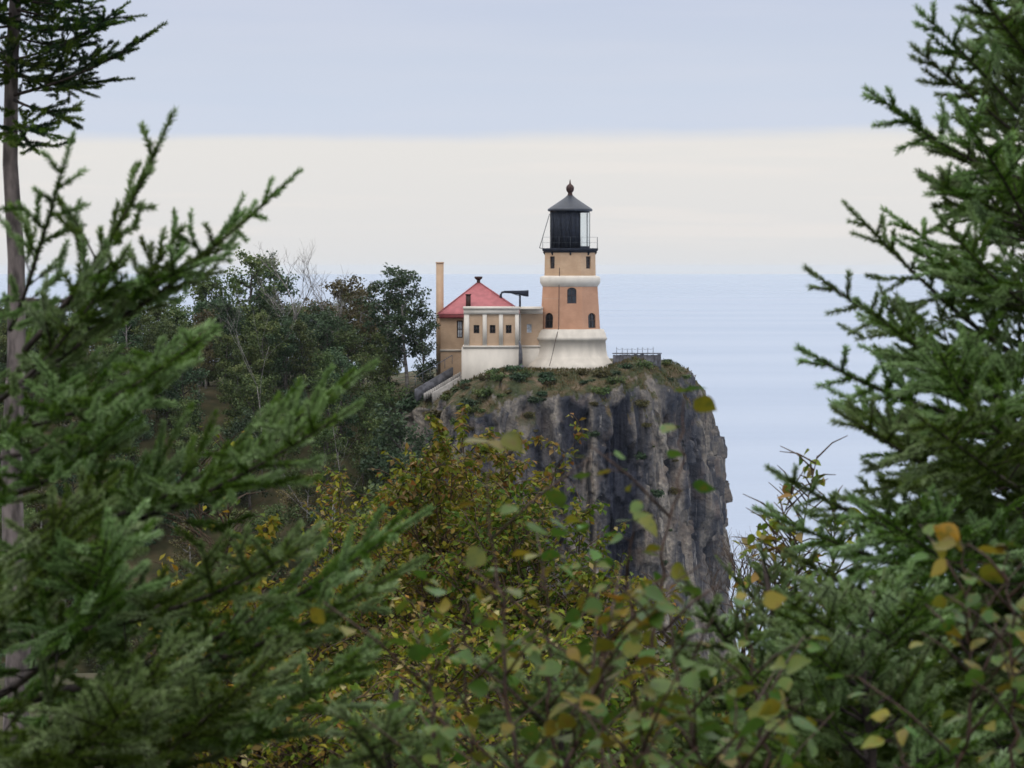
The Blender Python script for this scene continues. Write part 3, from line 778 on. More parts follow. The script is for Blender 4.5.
def place_bough(tree, root, tip, key, roll=0.0, rnd=random, wf=.66):
    """root and tip in world space; the spray lies flat, tilted by roll"""
    root, tip = Vector(root), Vector(tip); d = tip-root; ln = d.length
    l = min(BL, key=lambda q: abs(math.log(q/ln))); me = rnd.choice(BOUGH[key][(l, wf)])
    o = bpy.data.objects.new('bough', me); col.objects.link(o); o.parent = tree
    s = ln/(l*1.10)
    x = d.normalized(); y = Vector((0, 0, 1)).cross(x)
    y = y.normalized() if y.length > .05 else Vector((1, 0, 0)); z = x.cross(y)
    mt = Matrix((x, y, z)).transposed() @ Matrix.Rotation(roll*.75, 3, 'X')
    e = mt.to_4x4() @ Matrix.Diagonal((s, s*rnd.choice((-1, 1))*1.0, s, 1))
    loc = root - Vector(tree.location)
    o.location = loc; q = e.to_3x3().normalized()
    if q.determinant() < 0:
        q = q @ Matrix.Diagonal((1, -1, 1)); o.scale = (s, -s, s)
    else: o.scale = (s, s, s)
    o.rotation_euler = q.to_euler()
    return o
def spruce(name, base, top, r0, key, rule, label, cat='spruce', zmin=None, step=.1, per=4, seed=1, bark='bark', trunk_pts=None, manual=(), skip=None):
    """rule(z) gives (bough length, rise angle) at height z or None"""
    rnd = random.Random(seed); base, top = Vector(base), Vector(top)
    t = empty(name, base); tag(t, label, cat, None)
    mb = MB(); n = 14
    pts = [base.lerp(top, k/n) + Vector((.015*math.sin(k*1.7+seed), .015*math.cos(k*1.3), 0)) - base for k in range(n+1)]
    mb.tube(pts, [r0*(1-.93*k/n) + .004 for k in range(n+1)], 10)
    mb.build('trunk', M[bark], t, smooth=True)
    z = zmin if zmin is not None else base.z+.3; a0 = rnd.random()*6
    while z < top.z - .05:
        for k in range(per):
            a = a0 + 2*PI*k/per + rnd.uniform(-.35, .35)
            r_ = rule(z)
            if r_ is None: continue
            ln, ri = r_; ln *= rnd.uniform(.72, 1.12); ri = R(ri + rnd.uniform(-8, 8))
            root = base.lerp(top, (z-base.z)/(top.z-base.z)) + Vector((0, 0, rnd.uniform(-.03, .03)))
            tip = root + Vector((math.cos(a)*math.cos(ri), math.sin(a)*math.cos(ri), math.sin(ri)))*ln
            if skip and skip(tip): continue
            place_bough(t, root, tip, key, rnd.gauss(0, .25), rnd, .4 if ln < .35 else .66)
        a0 += 2.4; z += step*rnd.uniform(.8, 1.2)
    for q_ in manual: place_bough(t, q_[0], q_[1], key, q_[2], rnd, *q_[3:])
    return t
def gz(X, Y): return ground_h(X, Y)

# ------------------------------------------------------------------ near spruces
# tall spruce behind on the left: bare trunk, crown above it
A = at(15, 768, 13.5); base = Vector((A.x, 13.5, gz(A.x, 13.5)))
top = at(12, -420, 13.6)
zb = at(0, 112, 13.5).z
spruce('spruce_tree', base, top, .052, 'needle_dark', lambda z: (.44, 2) if z > zb+.06 else None,
       'tall dark spruce with a bare grey trunk rising at the left edge of the photo', zmin=zb, step=.07, per=5, seed=3, bark='greybark',
       manual=[(at(14, 95, 13.5), at(160, 30, 13.3), .3), (at(14, 60, 13.5), at(125, 8, 13.3), -.2), (at(14, 100, 13.5), at(76, 112, 13.2), .2), (at(12, 120, 13.5), at(42, 132, 13.2), 0), (at(12, 118, 13.5), at(36, 152, 13.2), .5)])
# spreading spruce on the left
Bx = at(-22, 400, 7.6).x; base = Vector((Bx, 7.6, gz(Bx, 7.6))); top = Vector((Bx-.05, 7.65, at(0, 215, 7.6).z))
zt_, zb_ = top.z, at(0, 800, 7.6).z
def ruleB(z):
    k = (zt_-z)/(zt_-zb_)
    return None if k < .18 else (.16+.50*min(1, k*1.6), 34-28*min(1, k*1.3))
manB = []
for rx, ry, tx, ty, rY, tY, rl in [(10, 330, 70, 148, 7.6, 7.3, .3), (25, 350, 172, 126, 7.5, 7.3, .9), (60, 330, 308, 170, 7.5, 7.2, .7), (90, 330, 235, 232, 7.5, 7.2, .2), (20, 300, 200, 268, 7.6, 7.2, .0),
        (-10, 430, 225, 330, 7.6, 6.9, .2), (-20, 560, 390, 362, 7.6, 7.0, .5), (30, 540, 370, 405, 7.6, 6.8, .2), (-20, 640, 335, 540, 7.5, 6.7, .3), (30, 700, 445, 508, 7.5, 6.9, .6), (60, 690, 435, 560, 7.4, 6.7, .2),
        (-10, 700, 120, 520, 7.5, 6.5, .7), (-10, 620, 60, 490, 7.5, 6.4, .8), (-10, 790, 185, 640, 7.4, 6.3, .6), (30, 800, 300, 640, 7.4, 6.4, .4), (-20, 760, 150, 700, 7.4, 6.2, .2), (100, 760, 390, 640, 7.4, 6.5, .3), (-10, 500, 150, 400, 7.6, 7.0, .3), (-10, 460, 180, 380, 7.6, 7.1, .5), (0, 400, 130, 250, 7.6, 7.2, .4), (10, 390, 180, 240, 7.6, 7.3, .3)]:
    manB.append((at(rx, ry, rY), at(tx, ty, tY), rl, .4 if ty < 300 else .66))
spruce('spruce_tree', base, top, .055, 'needle', ruleB, 'broad green spruce with long upswept boughs filling the left side of the view', zmin=zb_-.2, step=.22, per=3, seed=11, manual=manB)
# big spruce on the right
Cx = at(1078, 400, 8.6).x; base = Vector((Cx, 8.6, gz(Cx, 8.6))); top = Vector((Cx-.02, 8.6, at(0, -260, 8.6).z))
zt2, zb2 = top.z, at(0, 800, 8.6).z
def ruleC(z):
    k = (zt2-z)/(zt2-zb2)
    return (.20+.41*min(1, k*1.4), 40-34*min(1, k*1.25))
manC = []
for rx, ry, tx, ty, rY, tY, rl in [(1060, 190, 864, 92, 8.6, 8.3, .6), (1050, 150, 918, 8, 8.6, 8.3, .9), (1050, 160, 912, 46, 8.6, 8.3, .5), (1050, 220, 930, 182, 8.6, 8.2, .3), (1060, 400, 798, 268, 8.6, 8.2, .6), (1060, 380, 842, 205, 8.6, 8.3, .6), (1060, 430, 790, 350, 8.6, 8.0, .3),
        (1060, 420, 850, 300, 8.6, 8.0, .2), (1060, 560, 758, 470, 8.6, 7.9, .4), (1060, 590, 750, 512, 8.6, 7.8, .2), (1060, 520, 830, 410, 8.6, 7.7, .3), (1060, 620, 775, 555, 8.5, 7.6, .2), (1050, 640, 800, 590, 8.5, 7.5, .4), (1060, 500, 905, 410, 8.5, 7.4, .6), (1060, 460, 925, 340, 8.5, 7.5, .4),
        (1060, 330, 935, 215, 8.5, 7.9, .3), (1060, 300, 890, 240, 8.6, 8.1, .2), (1050, 600, 850, 500, 8.5, 7.4, .5), (1060, 100, 960, -30, 8.6, 8.2, .4), (1050, 260, 960, 110, 8.5, 8.0, .3), (1060, 700, 790, 650, 8.5, 7.4, .2), (1060, 740, 820, 700, 8.5, 7.3, .1)]:
    manC.append((at(rx, ry, rY), at(tx, ty, tY), rl, .4 if (ty < 300 or tx < 800) else .66))
spruce('spruce_tree', base, top, .06, 'needle', ruleC, 'large dense spruce covering the right edge of the view from top to bottom', zmin=zb2-.2, step=.12, per=5, seed=21, manual=manC)
# a darker one behind it
Dx = at(1082, 400, 11.2).x; base = Vector((Dx, 11.2, gz(Dx, 11.2))); top = Vector((Dx, 11.2, at(0, -330, 11.2).z)); zt5 = top.z
spruce('spruce_tree', base, top, .06, 'needle_dark', lambda z: (.18+.42*min(1, (zt5-z)/2.2), 12), 'dark shaded spruce behind the large one at the right edge', zmin=at(0, 800, 11.2).z, step=.12, per=5, seed=41,
       skip=lambda p_: p_.y > 11.5)
# young spruces in front
def young(px, Y, py_top, key, label, seed, wid=.42, man=()):
    X = at(px, 600, Y).x; b0 = Vector((X, Y, gz(X, Y))); tp = at(px, py_top, Y); zt3 = tp.z; h3 = zt3-b0.z
    def rl(z):
        k = (zt3-z)/h3
        return (.10+wid*min(1, k*2.1), 48-38*min(1, k*1.8))
    spruce('young_spruce', b0, tp, .018, key, rl, label, 'young spruce', zmin=b0.z+max(.15, h3-1.5), step=.075, per=5, seed=seed,
           manual=[(at(a, b_, Y), at(c, d, Y-.25), r_) for a, b_, c, d, r_ in man])
young(770, 8.4, 560, 'needle_pale', 'young pale green spruce below the cliff foot, left of the large right spruce', 31, .34,
      [(765, 690, 690, 588, .4), (770, 700, 850, 585, .3), (770, 740, 680, 660, .3)])
young(560, 6.9, 668, 'needle_pale', 'small bluish young spruce low in the centre, poking out of the autumn shrubs', 32, .2, [(560, 740, 490, 665, .4), (560, 740, 622, 650, .4)])
young(395, 6.3, 690, 'needle_pale', 'small young spruce at the bottom edge, right of the broad left spruce', 33, .26, [(395, 780, 345, 715, .4)])
young(868, 7.4, 590, 'needle', 'young spruce in front of the large right spruce, with drooping shaded boughs', 34, .5,
      [(868, 640, 785, 600, .3), (868, 690, 800, 640, .2), (868, 650, 930, 590, .3)])

# ------------------------------------------------------------------ shrubs with autumn leaves in the middle
def shrub_parts(h, spread, stems, leaves, size, seed, visible=.62, wid=.52, shape='quad', droop=.8):
    """returns (stem mesh builder, leaf mesh builder) in local space; leaves on the upper part of the shrub"""
    rnd = random.Random(seed); sb = MB(); P = []; D = []
    twigs = []
    for s in range(stems):
        a = rnd.random()*2*PI; r = spread*math.sqrt(rnd.random())*rnd.uniform(.8, 1.1)
        tip = Vector((r*math.cos(a), r*math.sin(a), h*(1-.30*(r/spread)**2*rnd.uniform(.2, 1.5)) * rnd.uniform(.78, 1.0)))
        b0 = Vector((rnd.gauss(0, .12), rnd.gauss(0, .12), 0)); pts = []
        for k in range(10):
            u = k/9; p = b0.lerp(tip, u); p.x = b0.x+(tip.x-b0.x)*u**1.5; p.y = b0.y+(tip.y-b0.y)*u**1.5
            pts.append(p + Vector((rnd.gauss(0, .02), rnd.gauss(0, .02), 0)))
        sb.tube(pts, [.013*(1-.85*k/9) for k in range(10)], 4)
        u = 1-visible
        while u < 1:
            k = min(8, int(u*9)); p = pts[k].lerp(pts[k+1], u*9-k)
            aa = rnd.random()*2*PI; ln = rnd.uniform(.18, .42)*(1.25-u)*1.2+.06
            d = Vector((math.cos(aa), math.sin(aa), rnd.uniform(.2, 1.1))).normalized()
            q = [p, p+d*ln*.5+Vector((0, 0, .01)), p+d*ln+Vector((0, 0, -.01))]
            sb.tube(q, [.004, .003, .0015], 3); twigs.append((q[0], q[2], d)); u += rnd.uniform(.012, .03)*stems/14+.004
        twigs.append((pts[-3], pts[-1], Vector((0, 0, 1))))
    wt = [rnd.uniform(.15, 1)**1.5*(1+1.2*max(0, (w_[1].z/h-.75)*4)) for w_ in twigs]; T = rnd.choices(twigs, wt, k=leaves)
    for a_, b_, d in T:
        u = rnd.random()**.8; P.append(a_.lerp(b_, u)); aa = rnd.random()*2*PI
        D.append(Vector((math.cos(aa), math.sin(aa), .1)) + d*.4)
    lb = MB(); scatter_leaves(lb, np.array(P)+rng.normal(0, .012, (len(P), 3)), unit(np.array(D)), size, wid, .35, .4, droop, shape)
    return sb, lb
PROT = {}
def shrub(px, Y, py_top, spread, leaves, mat, label, seed, stems=16, size=.05, proto=None, group='shrubs turning yellow between the spruces', name='autumn_shrub', cat='shrub', shape='quad', visible=.5, twig='twig'):
    tp = at(px, py_top, Y); b0 = Vector((tp.x, Y, gz(tp.x, Y))); h = tp.z-b0.z
    t = empty(name, b0, random.random()*0); tag(t, label, cat, group)
    sb, lb = shrub_parts(h, spread, stems, int(leaves*2.3) if leaves > 500 else leaves, size*.92, seed, min(.9, visible*4/h), shape=shape)
    sb.build('stems', M[twig], t); lb.build('foliage', M[mat], t)
    return t
G = 'shrubs turning yellow between the spruces'
shrub(462, 20, 402, .68, 4800, 'leaf_autumn', 'tallest autumn shrub in the centre, its yellow brown top reaching up beside the cliff', 41, 34)
shrub(528, 19, 462, .5, 3600, 'leaf_green', 'greener shrub with small leaves right of the tallest autumn shrub, before the cliff face', 42, 30)
shrub(385, 22, 452, .7, 3400, 'leaf_autumn', 'thin brownish shrub left of the tallest autumn shrub, below the forest slope', 43, 22)
shrub(330, 18, 590, .6, 2500, 'leaf_green', 'olive green shrub behind the drooping right boughs of the left spruce', 44, 16)
shrub(610, 18.5, 560, .55, 2600, 'leaf_autumn', 'low yellowing shrub below the dark stained cliff face', 45, 16)
shrub(215, 17, 372, .16, 190, 'leaf_yellow', 'slim shrub with sparse orange yellow leaves in front of the dark forest', 46, 4, .055)
shrub(250, 16, 530, .5, 2200, 'leaf_yellow', 'yellow leaved shrub showing through gaps of the left spruce', 47, 14)
shrub(470, 14.5, 590, .6, 3000, 'leaf_autumn', 'dense brown and yellow shrub low in the centre of the view', 48, 18, .045)
shrub(370, 13, 640, .5, 2400, 'leaf_autumn', 'yellow brown shrub at the bottom edge beside the left spruce', 49, 16, .045)
shrub(660, 15, 640, .6, 2600, 'leaf_green', 'dark green shrub at the bottom right of centre behind the leafy saplings', 50, 16, .05)
shrub(560, 12.5, 690, .5, 2200, 'leaf_green', 'olive shrub at the bottom edge beneath the cliff', 51, 14, .045)
shrub(820, 14, 640, .5, 1500, 'leaf_green', 'shaded green shrub below the boughs of the right spruce', 52, 12, .05)
shrub(806, 13.5, 318, .10, 190, 'leaf_autumn', 'thin twiggy shrub with drooping brown leaves beside the right spruce and the lake', 53, 5, .06, visible=.14, shape='leaf')
shrub(1005, 15, 600, .5, 2200, 'leaf_green', 'shaded green shrub in the lower right corner behind the edge sapling', 55, 14, .05)
shrub(915, 16, 640, .5, 1800, 'leaf_green', 'dark shrub beneath the large right spruce, between its trunk and the young spruces', 56, 14, .05)
shrub(455, 26, 455, .5, 1500, 'leaf_yellow', 'shrub with small yellow leaves half hidden behind the tallest autumn shrub', 54, 14)

# ------------------------------------------------------------------ broad leaved saplings close by
def sapling(pts, label, seed, leaf=.055, spacing=.045, mat='leaf_sapling', twig='redtwig', side=.5, n_end=1):
    """pts: (px, py, Y) along the stem from low to high"""
    rnd = random.Random(seed); W = [at(*p) for p in pts]; X, Y = W[0].x, W[0].y
    b0 = Vector((X-.02, Y, gz(X, Y))); W = [b0] + W
    t = empty('sapling', b0); tag(t, label, 'sapling', 'broad leaved saplings in front')
    sb = MB(); L_ = [p-b0 for p in W]; fine_ = []
    for i in range(len(L_)-1):
        for k in range(6): fine_.append(L_[i].lerp(L_[i+1], k/6) + Vector((rnd.gauss(0, .004), rnd.gauss(0, .004), 0)))
    fine_.append(L_[-1]); n = len(fine_)
    sb.tube(fine_, [.0046*(1-.75*k/(n-1)) for k in range(n)], 6)
    P = []; D = []
    zlow = at(500, 800, Y).z - b0.z - .1
    s = 0; ang = rnd.random()*6
    for i in range(n-1):
        a, b_ = fine_[i], fine_[i+1]; l = (b_-a).length
        while s < l:
            p = a.lerp(b_, s/l); s += spacing*.5*rnd.uniform(.6, 1.5); ang += 2.4+rnd.gauss(0, .3)
            if p.z < zlow: continue
            d = Vector((math.cos(ang), math.sin(ang), .35)).normalized()
            if rnd.random() < side and (n-i) > 5:
                ln = rnd.uniform(.06, .19); q = p + d*ln + Vector((0, 0, ln*.45)); sb.tube([p, p.lerp(q, .5)+Vector((0, 0, .008)), q], [.0028, .002, .0012], 4)
                for m_ in range(int(ln/.033)):
                    pp = p.lerp(q, (m_+1)/(ln/.033)); a2 = rnd.random()*6.3; pe = Vector((math.cos(a2), math.sin(a2), .1))*.025
                    sb.tube([pp, pp+pe], .0008, 3); P.append(pp+pe); D.append(pe.normalized()+Vector((0, 0, -.35)))
            else:
                pe = d*rnd.uniform(.018, .034); sb.tube([p, p+pe], .0009, 3); P.append(p+pe); D.append(d + Vector((0, 0, -.55)))
        s -= l
    for k in range(n_end+1):
        P.append(fine_[-1]); a2 = rnd.random()*6; D.append(Vector((math.cos(a2), math.sin(a2), .2)))
    lb = MB(); scatter_leaves(lb, np.array(P), unit(np.array(D)), leaf*.74, .76, .28, .25, .1, 'leaf')
    sb.build('stem', M[twig], t); lb.build('foliage', M[mat], t, smooth=True)
    return t
sapling([(522, 790, 5.6), (508, 690, 5.62), (500, 600, 5.65), (490, 520, 5.68), (487, 440, 5.7)], 'sapling with a straight reddish stem and big olive leaves before the tallest autumn shrub', 61, .06, .062, side=.25)
sapling([(560, 790, 5.5), (590, 700, 5.5), (612, 640, 5.55), (622, 600, 5.55)], 'leafy sapling leaning right below the cliff, its stem curved and dark red', 62, .052, .04, side=.6)
sapling([(640, 780, 5.9), (655, 640, 5.9), (668, 540, 5.92), (680, 470, 5.95), (686, 392, 5.98)], 'tallest thin sapling crossing the cliff face with sparse yellow green leaves', 63, .055, .085, side=.12)
sapling([(705, 800, 5.4), (690, 720, 5.4), (672, 650, 5.42), (650, 590, 5.45)], 'sapling with drooping grey green leaves right of the leaning one, under the cliff foot', 64, .055, .036, side=.6)
sapling([(955, 800, 5.6), (975, 690, 5.6), (968, 610, 5.62), (960, 540, 5.65)], 'sapling with yellow olive leaves in front of the right spruce', 65, .056, .04, side=.45)
sapling([(1012, 800, 5.5), (1015, 700, 5.5), (1008, 600, 5.52), (1005, 545, 5.55)], 'sapling at the right edge with olive and yellow leaves', 66, .056, .042, side=.5)
sapling([(440, 800, 5.8), (432, 720, 5.8), (424, 640, 5.82), (425, 580, 5.85)], 'short sapling with pale glossy leaves left of the straight reddish stem', 67, .055, .07, side=.4)
sapling([(725, 820, 5.2), (742, 760, 5.2), (735, 700, 5.22)], 'low sapling at the bottom with a few orange and green leaves, right of centre', 68, .06, .05, side=.5)
sapling([(560, 800, 6.1), (548, 700, 6.1), (548, 610, 6.1), (540, 555, 6.12)], 'sapling with thin stem and mixed yellow leaves between the straight one and the leaning one', 69, .05, .055, side=.4)
sapling([(630, 820, 5.3), (640, 750, 5.3), (632, 690, 5.3)], 'low bushy sapling with broad green leaves at the bottom centre', 70, .055, .034, side=.7)
sapling([(655, 800, 6.2), (640, 680, 6.2), (628, 590, 6.2), (634, 520, 6.2)], 'sapling with orange tinged leaves standing left of the tallest thin sapling, against the rock', 74, .055, .06, side=.4)
sapling([(770, 820, 5.7), (760, 720, 5.7), (748, 650, 5.7), (742, 600, 5.7)], 'sapling with green leaves in front of the young pale spruce below the bare bush', 75, .05, .05, side=.4)
sapling([(900, 820, 5.5), (905, 770, 5.5), (890, 715, 5.5)], 'low sapling with pale leaf undersides at the bottom right', 71, .055, .045, side=.6)
sapling([(600, 800, 6.4), (604, 700, 6.4), (596, 600, 6.4), (590, 525, 6.4)], 'slender sapling with yellowing leaves below the dark rock stain', 72, .05, .06, side=.35)
sapling([(498, 820, 6.0), (470, 740, 6.0), (462, 660, 6.0), (470, 600, 6.02)], 'leafy sapling with green heart shaped leaves left of the straight reddish stem', 73, .055, .045, side=.55)

# bare twiggy bush beyond the young spruce, against the lake
def bare(name, base, h, spread, seed, mat, label, cat, r0=.02, depth=4, kids=4, stems=3):
    rnd = random.Random(seed); t = empty(name, base); tag(t, label, cat); sb = MB()
    def grow(p, d, ln, r, lev):
        pts = [p]; 
        for k in range(4):
            g_ = .03 if (stems == 1 and lev == 0) else .12; d = (d + Vector((rnd.gauss(0, g_), rnd.gauss(0, g_), .04))).normalized(); pts.append(pts[-1]+d*ln/4)
        sb.tube(pts, [r*(1-.4*k/4) for k in range(5)], 4 if lev > 1 else 5)
        if lev < depth:
            for k in range(kids):
                q = pts[rnd.choice((2, 3, 4))]; a = rnd.random()*2*PI
                grow(q, (d + Vector((math.cos(a), math.sin(a), .2))*spread).normalized(), ln*rnd.uniform(.5, .72), r*.55, lev+1)
    for k in range(stems):
        a = rnd.random()*2*PI; l_ = .25 if stems > 1 else .07; grow(Vector((0, 0, 0)), Vector((math.cos(a)*l_, math.sin(a)*l_, 1)).normalized(), h*(.48 if stems > 1 else .56), r0, 0)
    sb.build('branches', M[mat], t); return t
p = at(745, 500, 34); bare('bare_bush', (p.x, 34, gz(p.x, 34)), (p.z-gz(p.x, 34))*.86, .8, 5, 'twig', 'leafless twiggy bush against the pale lake right of the cliff', 'bush', .014)
p = at(785, 512, 36); bare('bare_bush', (p.x, 36, gz(p.x, 36)), (p.z-gz(p.x, 36))*.86, .9, 8, 'twig', 'leafless bush half behind the boughs of the right spruce, against the lake', 'bush', .013)

# ------------------------------------------------------------------ the forest on the headland
def tree_proto(h, cr, seed, leafmat, barkmat, nleaf=3000, lsize=.26, clump=.75, low=.25, name='leafy_tree', flat=.7, limbs=13):
    rnd = random.Random(seed); t = empty(name, (0, 0, 0)); sb = MB(); C = []
    lean = Vector((rnd.uniform(-.08, .08), rnd.uniform(-.08, .08), 0))
    tr_ = [Vector((0, 0, -.6))] + [lean*h*u + Vector((rnd.gauss(0, .05), rnd.gauss(0, .05), h*u)) for u in [k/8 for k in range(1, 9)]]
    r0 = .016*h+.03; sb.tube(tr_, [r0*(1-.88*k/8) for k in range(9)], 6)
    for k in range(limbs):
        u = low + (1-low)*(k+rnd.random()*.6)/limbs; i = min(7, int(u*8)); p = tr_[i].lerp(tr_[i+1], u*8-i)
        a = k*2.4 + rnd.uniform(-.5, .5); ln = cr*(1.05-abs(u-.5)**1.5*1.4)*rnd.uniform(.6, 1.2)
        d = Vector((math.cos(a), math.sin(a), rnd.uniform(.25, .9))).normalized(); q = [p]
        for s in range(4):
            d = (d + Vector((rnd.gauss(0, .16), rnd.gauss(0, .16), .1))).normalized(); q.append(q[-1]+d*ln/4)
        sb.tube(q, [r0*.4*(1-.8*s/4) for s in range(5)], 4)
        for s in (2, 3, 4):
            C.append((q[s], .55+.15*s/4))
            for _ in range(2):
                dd = Vector((rnd.gauss(0, 1), rnd.gauss(0, 1), rnd.gauss(.3, .6))).normalized(); e = q[s]+dd*rnd.uniform(.4, .95)*cr*.38
                sb.tube([q[s], e], [r0*.14, r0*.05], 3); C.append((e, .6))
    C.append((tr_[-1], .5))
    wts = np.array([rnd.uniform(.25, 1.4) for _ in C]); wts /= wts.sum(); idx = rng.choice(len(C), nleaf, p=wts)
    ctr = np.array([tuple(c[0]) for c in C])[idx]; rad = np.array([c[1] for c in C])[idx][:, None]*clump
    P = ctr + np.clip(rng.normal(0, 1, (nleaf, 3)), -1.9, 1.9)*rad*.62*np.array([1, 1, flat])
    lb = MB(); scatter_leaves(lb, P, unit(rng.normal(0, 1, (nleaf, 3))), lsize, .8, .3, .3, .1, 'quad')
    sb.build('trunk', M[barkmat], t); lb.build('crown', M[leafmat], t)
    return t
def put(proto, first, X, Y, rz, s, label, cat, group=None, dz=-.25):
    o = proto if first else copy_tree(proto)
    o.location = (X, Y, land_z(X, Y)+dz); o.rotation_euler = (0, 0, rz); o.scale = (s, s, s)
    tag(o, label, cat, group); return o
protos = [tree_proto(9.5, 2.6, 1, 'leaf_far', 'darkbark', 3800, low=.12), tree_proto(9, 2.9, 2, 'leaf_far_dark', 'darkbark', 4000, low=.1), tree_proto(8.5, 2.5, 3, 'leaf_far_brown', 'birch', 2600, low=.15),
          tree_proto(10, 2.3, 4, 'leaf_far_dark', 'birch', 2600, clump=.62), tree_proto(8, 2.8, 5, 'leaf_far', 'darkbark', 3800, low=.06)]
kinds = ['broad green leafy tree massed in the forest on the headland', 'rounded dark green tree massed in the forest on the headland', 'brownish thinning tree among the forest on the headland', 'slim dark crowned tree among the forest on the headland', 'low spreading green tree massed in the forest on the headland']
used = set()
def fput(i, X, Y, rz, s, label=None, group=None):
    f = i not in used; used.add(i)
    return put(protos[i], f, X, Y, rz, s, label or kinds[i], 'tree', group if group else ('headland forest trees: ' + kinds[i].split(' among')[0].split(' massed')[0]) if not label else None)
rnd = random.Random(77)
# marked trees along the skyline
def sky_tree(i, px, Y, py_top, h_proto, label):
    X = ax(px, Y); z0 = land_z(X, Y)-.25; s = (az_(py_top, Y)-z0)/h_proto
    return fput(i, X, Y, rnd.random()*6, s, label)
sky_tree(3, 408, 333, 272, 10.2, 'airy dark tree with sky gaps just left of the fog signal house')
sky_tree(3, 382, 335, 282, 10.2, 'airy tree second to the left of the fog signal house, its crown touching the first')
sky_tree(1, 425, 331, 312, 9.3, 'small dark tree against the wall of the fog signal house')
sky_tree(0, 246, 345, 262, 9.7, 'tallest leafy tree on the left skyline of the headland, left of the bare one')
sky_tree(1, 272, 349, 272, 9.3, 'dark skyline tree between the tallest leafy tree and the bare pale one')
sky_tree(2, 338, 344, 281, 8.8, 'thin crowned skyline tree just right of the bare pale one')
sky_tree(2, 358, 347, 288, 8.8, 'brown skyline tree in the dip of the treeline left of the airy pair')
sky_tree(4, 205, 348, 283, 8.2, 'round green skyline tree at the left end, beside the spruce bough tips')
p = at(292, 262, 340); zb0 = land_z(p.x, 340); bare('bare_tree', (p.x, 340, zb0-.2), (p.z-zb0)*1.02, .55, 14, 'birch', 'tall leafless tree with pale forked branches on the headland skyline', 'tree', .11, 4, 4, 1)
p = at(338, 275, 342); zb0 = land_z(p.x, 342); bare('bare_tree', (p.x, 342, zb0-.2), (p.z-zb0)*.98, .6, 19, 'birch', 'leaning leafless pale tree right of the tall bare one on the skyline', 'tree', .09, 3, 4, 1)
for (Y, n, lo, hi, s0, s1) in [(360, 15, -60, 405, .75, .92), (352, 18, -60, 405, .74, .92), (344, 20, -60, 402, .66, .88), (336, 21, -60, 410, .66, .84), (329, 21, -60, 418, .62, .84), (322, 20, -50, 425, .6, .85), (315, 20, -40, 440, .6, .85), (308, 19, -40, 440, .6, .85), (301, 18, -40, 440, .55, .8), (294, 16, -40, 420, .5, .8), (287, 12, -40, 400, .5, .8)]:
    for k in range(n):
        px = lo + (hi-lo)*(k+.5)/n + rnd.uniform(-12, 12); Yk = Y + rnd.uniform(-3.5, 3.5)
        if px > 396 and Yk > 324: continue
        i = rnd.choice((0, 0, 1, 1, 1, 4, 4, 4, 2, 3)); fput(i, ax(px, Yk), Yk, rnd.random()*6.28, rnd.uniform(s0, s1))
# trees that hide the shoulder between forest and cliff
for k, (px, Y, pt) in enumerate([(402, 321, 372), (418, 319, 392), (433, 318, 402), (408, 315, 415), (426, 313, 428), (441, 314, 436), (395, 312, 440), (415, 309, 458), (432, 309, 470), (448, 311, 486), (405, 306, 500), (424, 305, 520), (385, 309, 420)]):
    i = (1, 4, 0, 1, 4)[k % 5]; X = ax(px, Y); z0 = land_z(X, Y); hgt = az_(pt, Y) - z0
    Y -= 7; X = ax(px, Y); z0 = land_z(X, Y); hgt = az_(pt, Y) - z0; s_ = min(1.5, max(.5, hgt/8.5)); f = i not in used; used.add(i)
    o = fput(i, X, Y, rnd.random()*6.28, s_, None)
    o.location.z = az_(pt, Y) - s_*8.6 if hgt < 13.5 else z0-.25
# birches whose white stems show on the slope
for (px, py, Y, hh_, sd) in [(262, 400, 318, .9, 51), (328, 505, 306, .8, 52)]:
    X = ax(px, Y); zb0 = land_z(X, Y); bare('bare_birch', (X, Y, zb0-.2), max(3.5, az_(py-95, Y)-zb0), .5, sd, 'birch',
        {51: 'white stemmed bare birch in the middle of the dark forest slope', 52: 'thin white bare birch low on the slope, behind the tip of the left spruce bough', 53: 'slanting white bare birch beside the autumn shrub, low on the slope', 54: 'small pale bare birch below the airy trees at the cliff side'}[sd], 'birch', .045, 3, 3, 1)

# bushes on the cliff top and its flanks
def bush_proto(r, seed, mat, n=700, ls=.2):
    rnd_ = random.Random(seed); t = empty('cliff_bush', (0, 0, 0)); sb = MB(); C = []
    for k in range(9):
        a = rnd_.random()*6.28; d = Vector((math.cos(a)*.8, math.sin(a)*.8, rnd_.uniform(.5, 1.2))).normalized()*r*rnd_.uniform(.6, 1.1)
        sb.tube([Vector((0, 0, -.2)), d*.5, d], [.04, .03, .012], 4); C.append(d); C.append(d*.6)
    C = np.array([tuple(c) for c in C]); P = C[rng.integers(0, len(C), n)] + rng.normal(0, r*.2, (n, 3)); P[:, 2] = np.abs(P[:, 2])*.6
    lb = MB(); scatter_leaves(lb, P, unit(rng.normal(0, 1, (n, 3))), ls, .8, .3, .3, .1, 'quad')
    sb.build('stems', M['darkbark'], t); lb.build('foliage', M[mat], t); return t
bp_ = [bush_proto(.8, 1, 'leaf_far'), bush_proto(.7, 2, 'leaf_far_dark'), bush_proto(.6, 3, 'leaf_far_brown')]
bk = ['green bush clinging to the rim of the cliff below the lighthouse', 'dark green bush clinging to the rim of the cliff below the lighthouse', 'brown bush clinging to the rim of the cliff below the lighthouse']
bu = set()
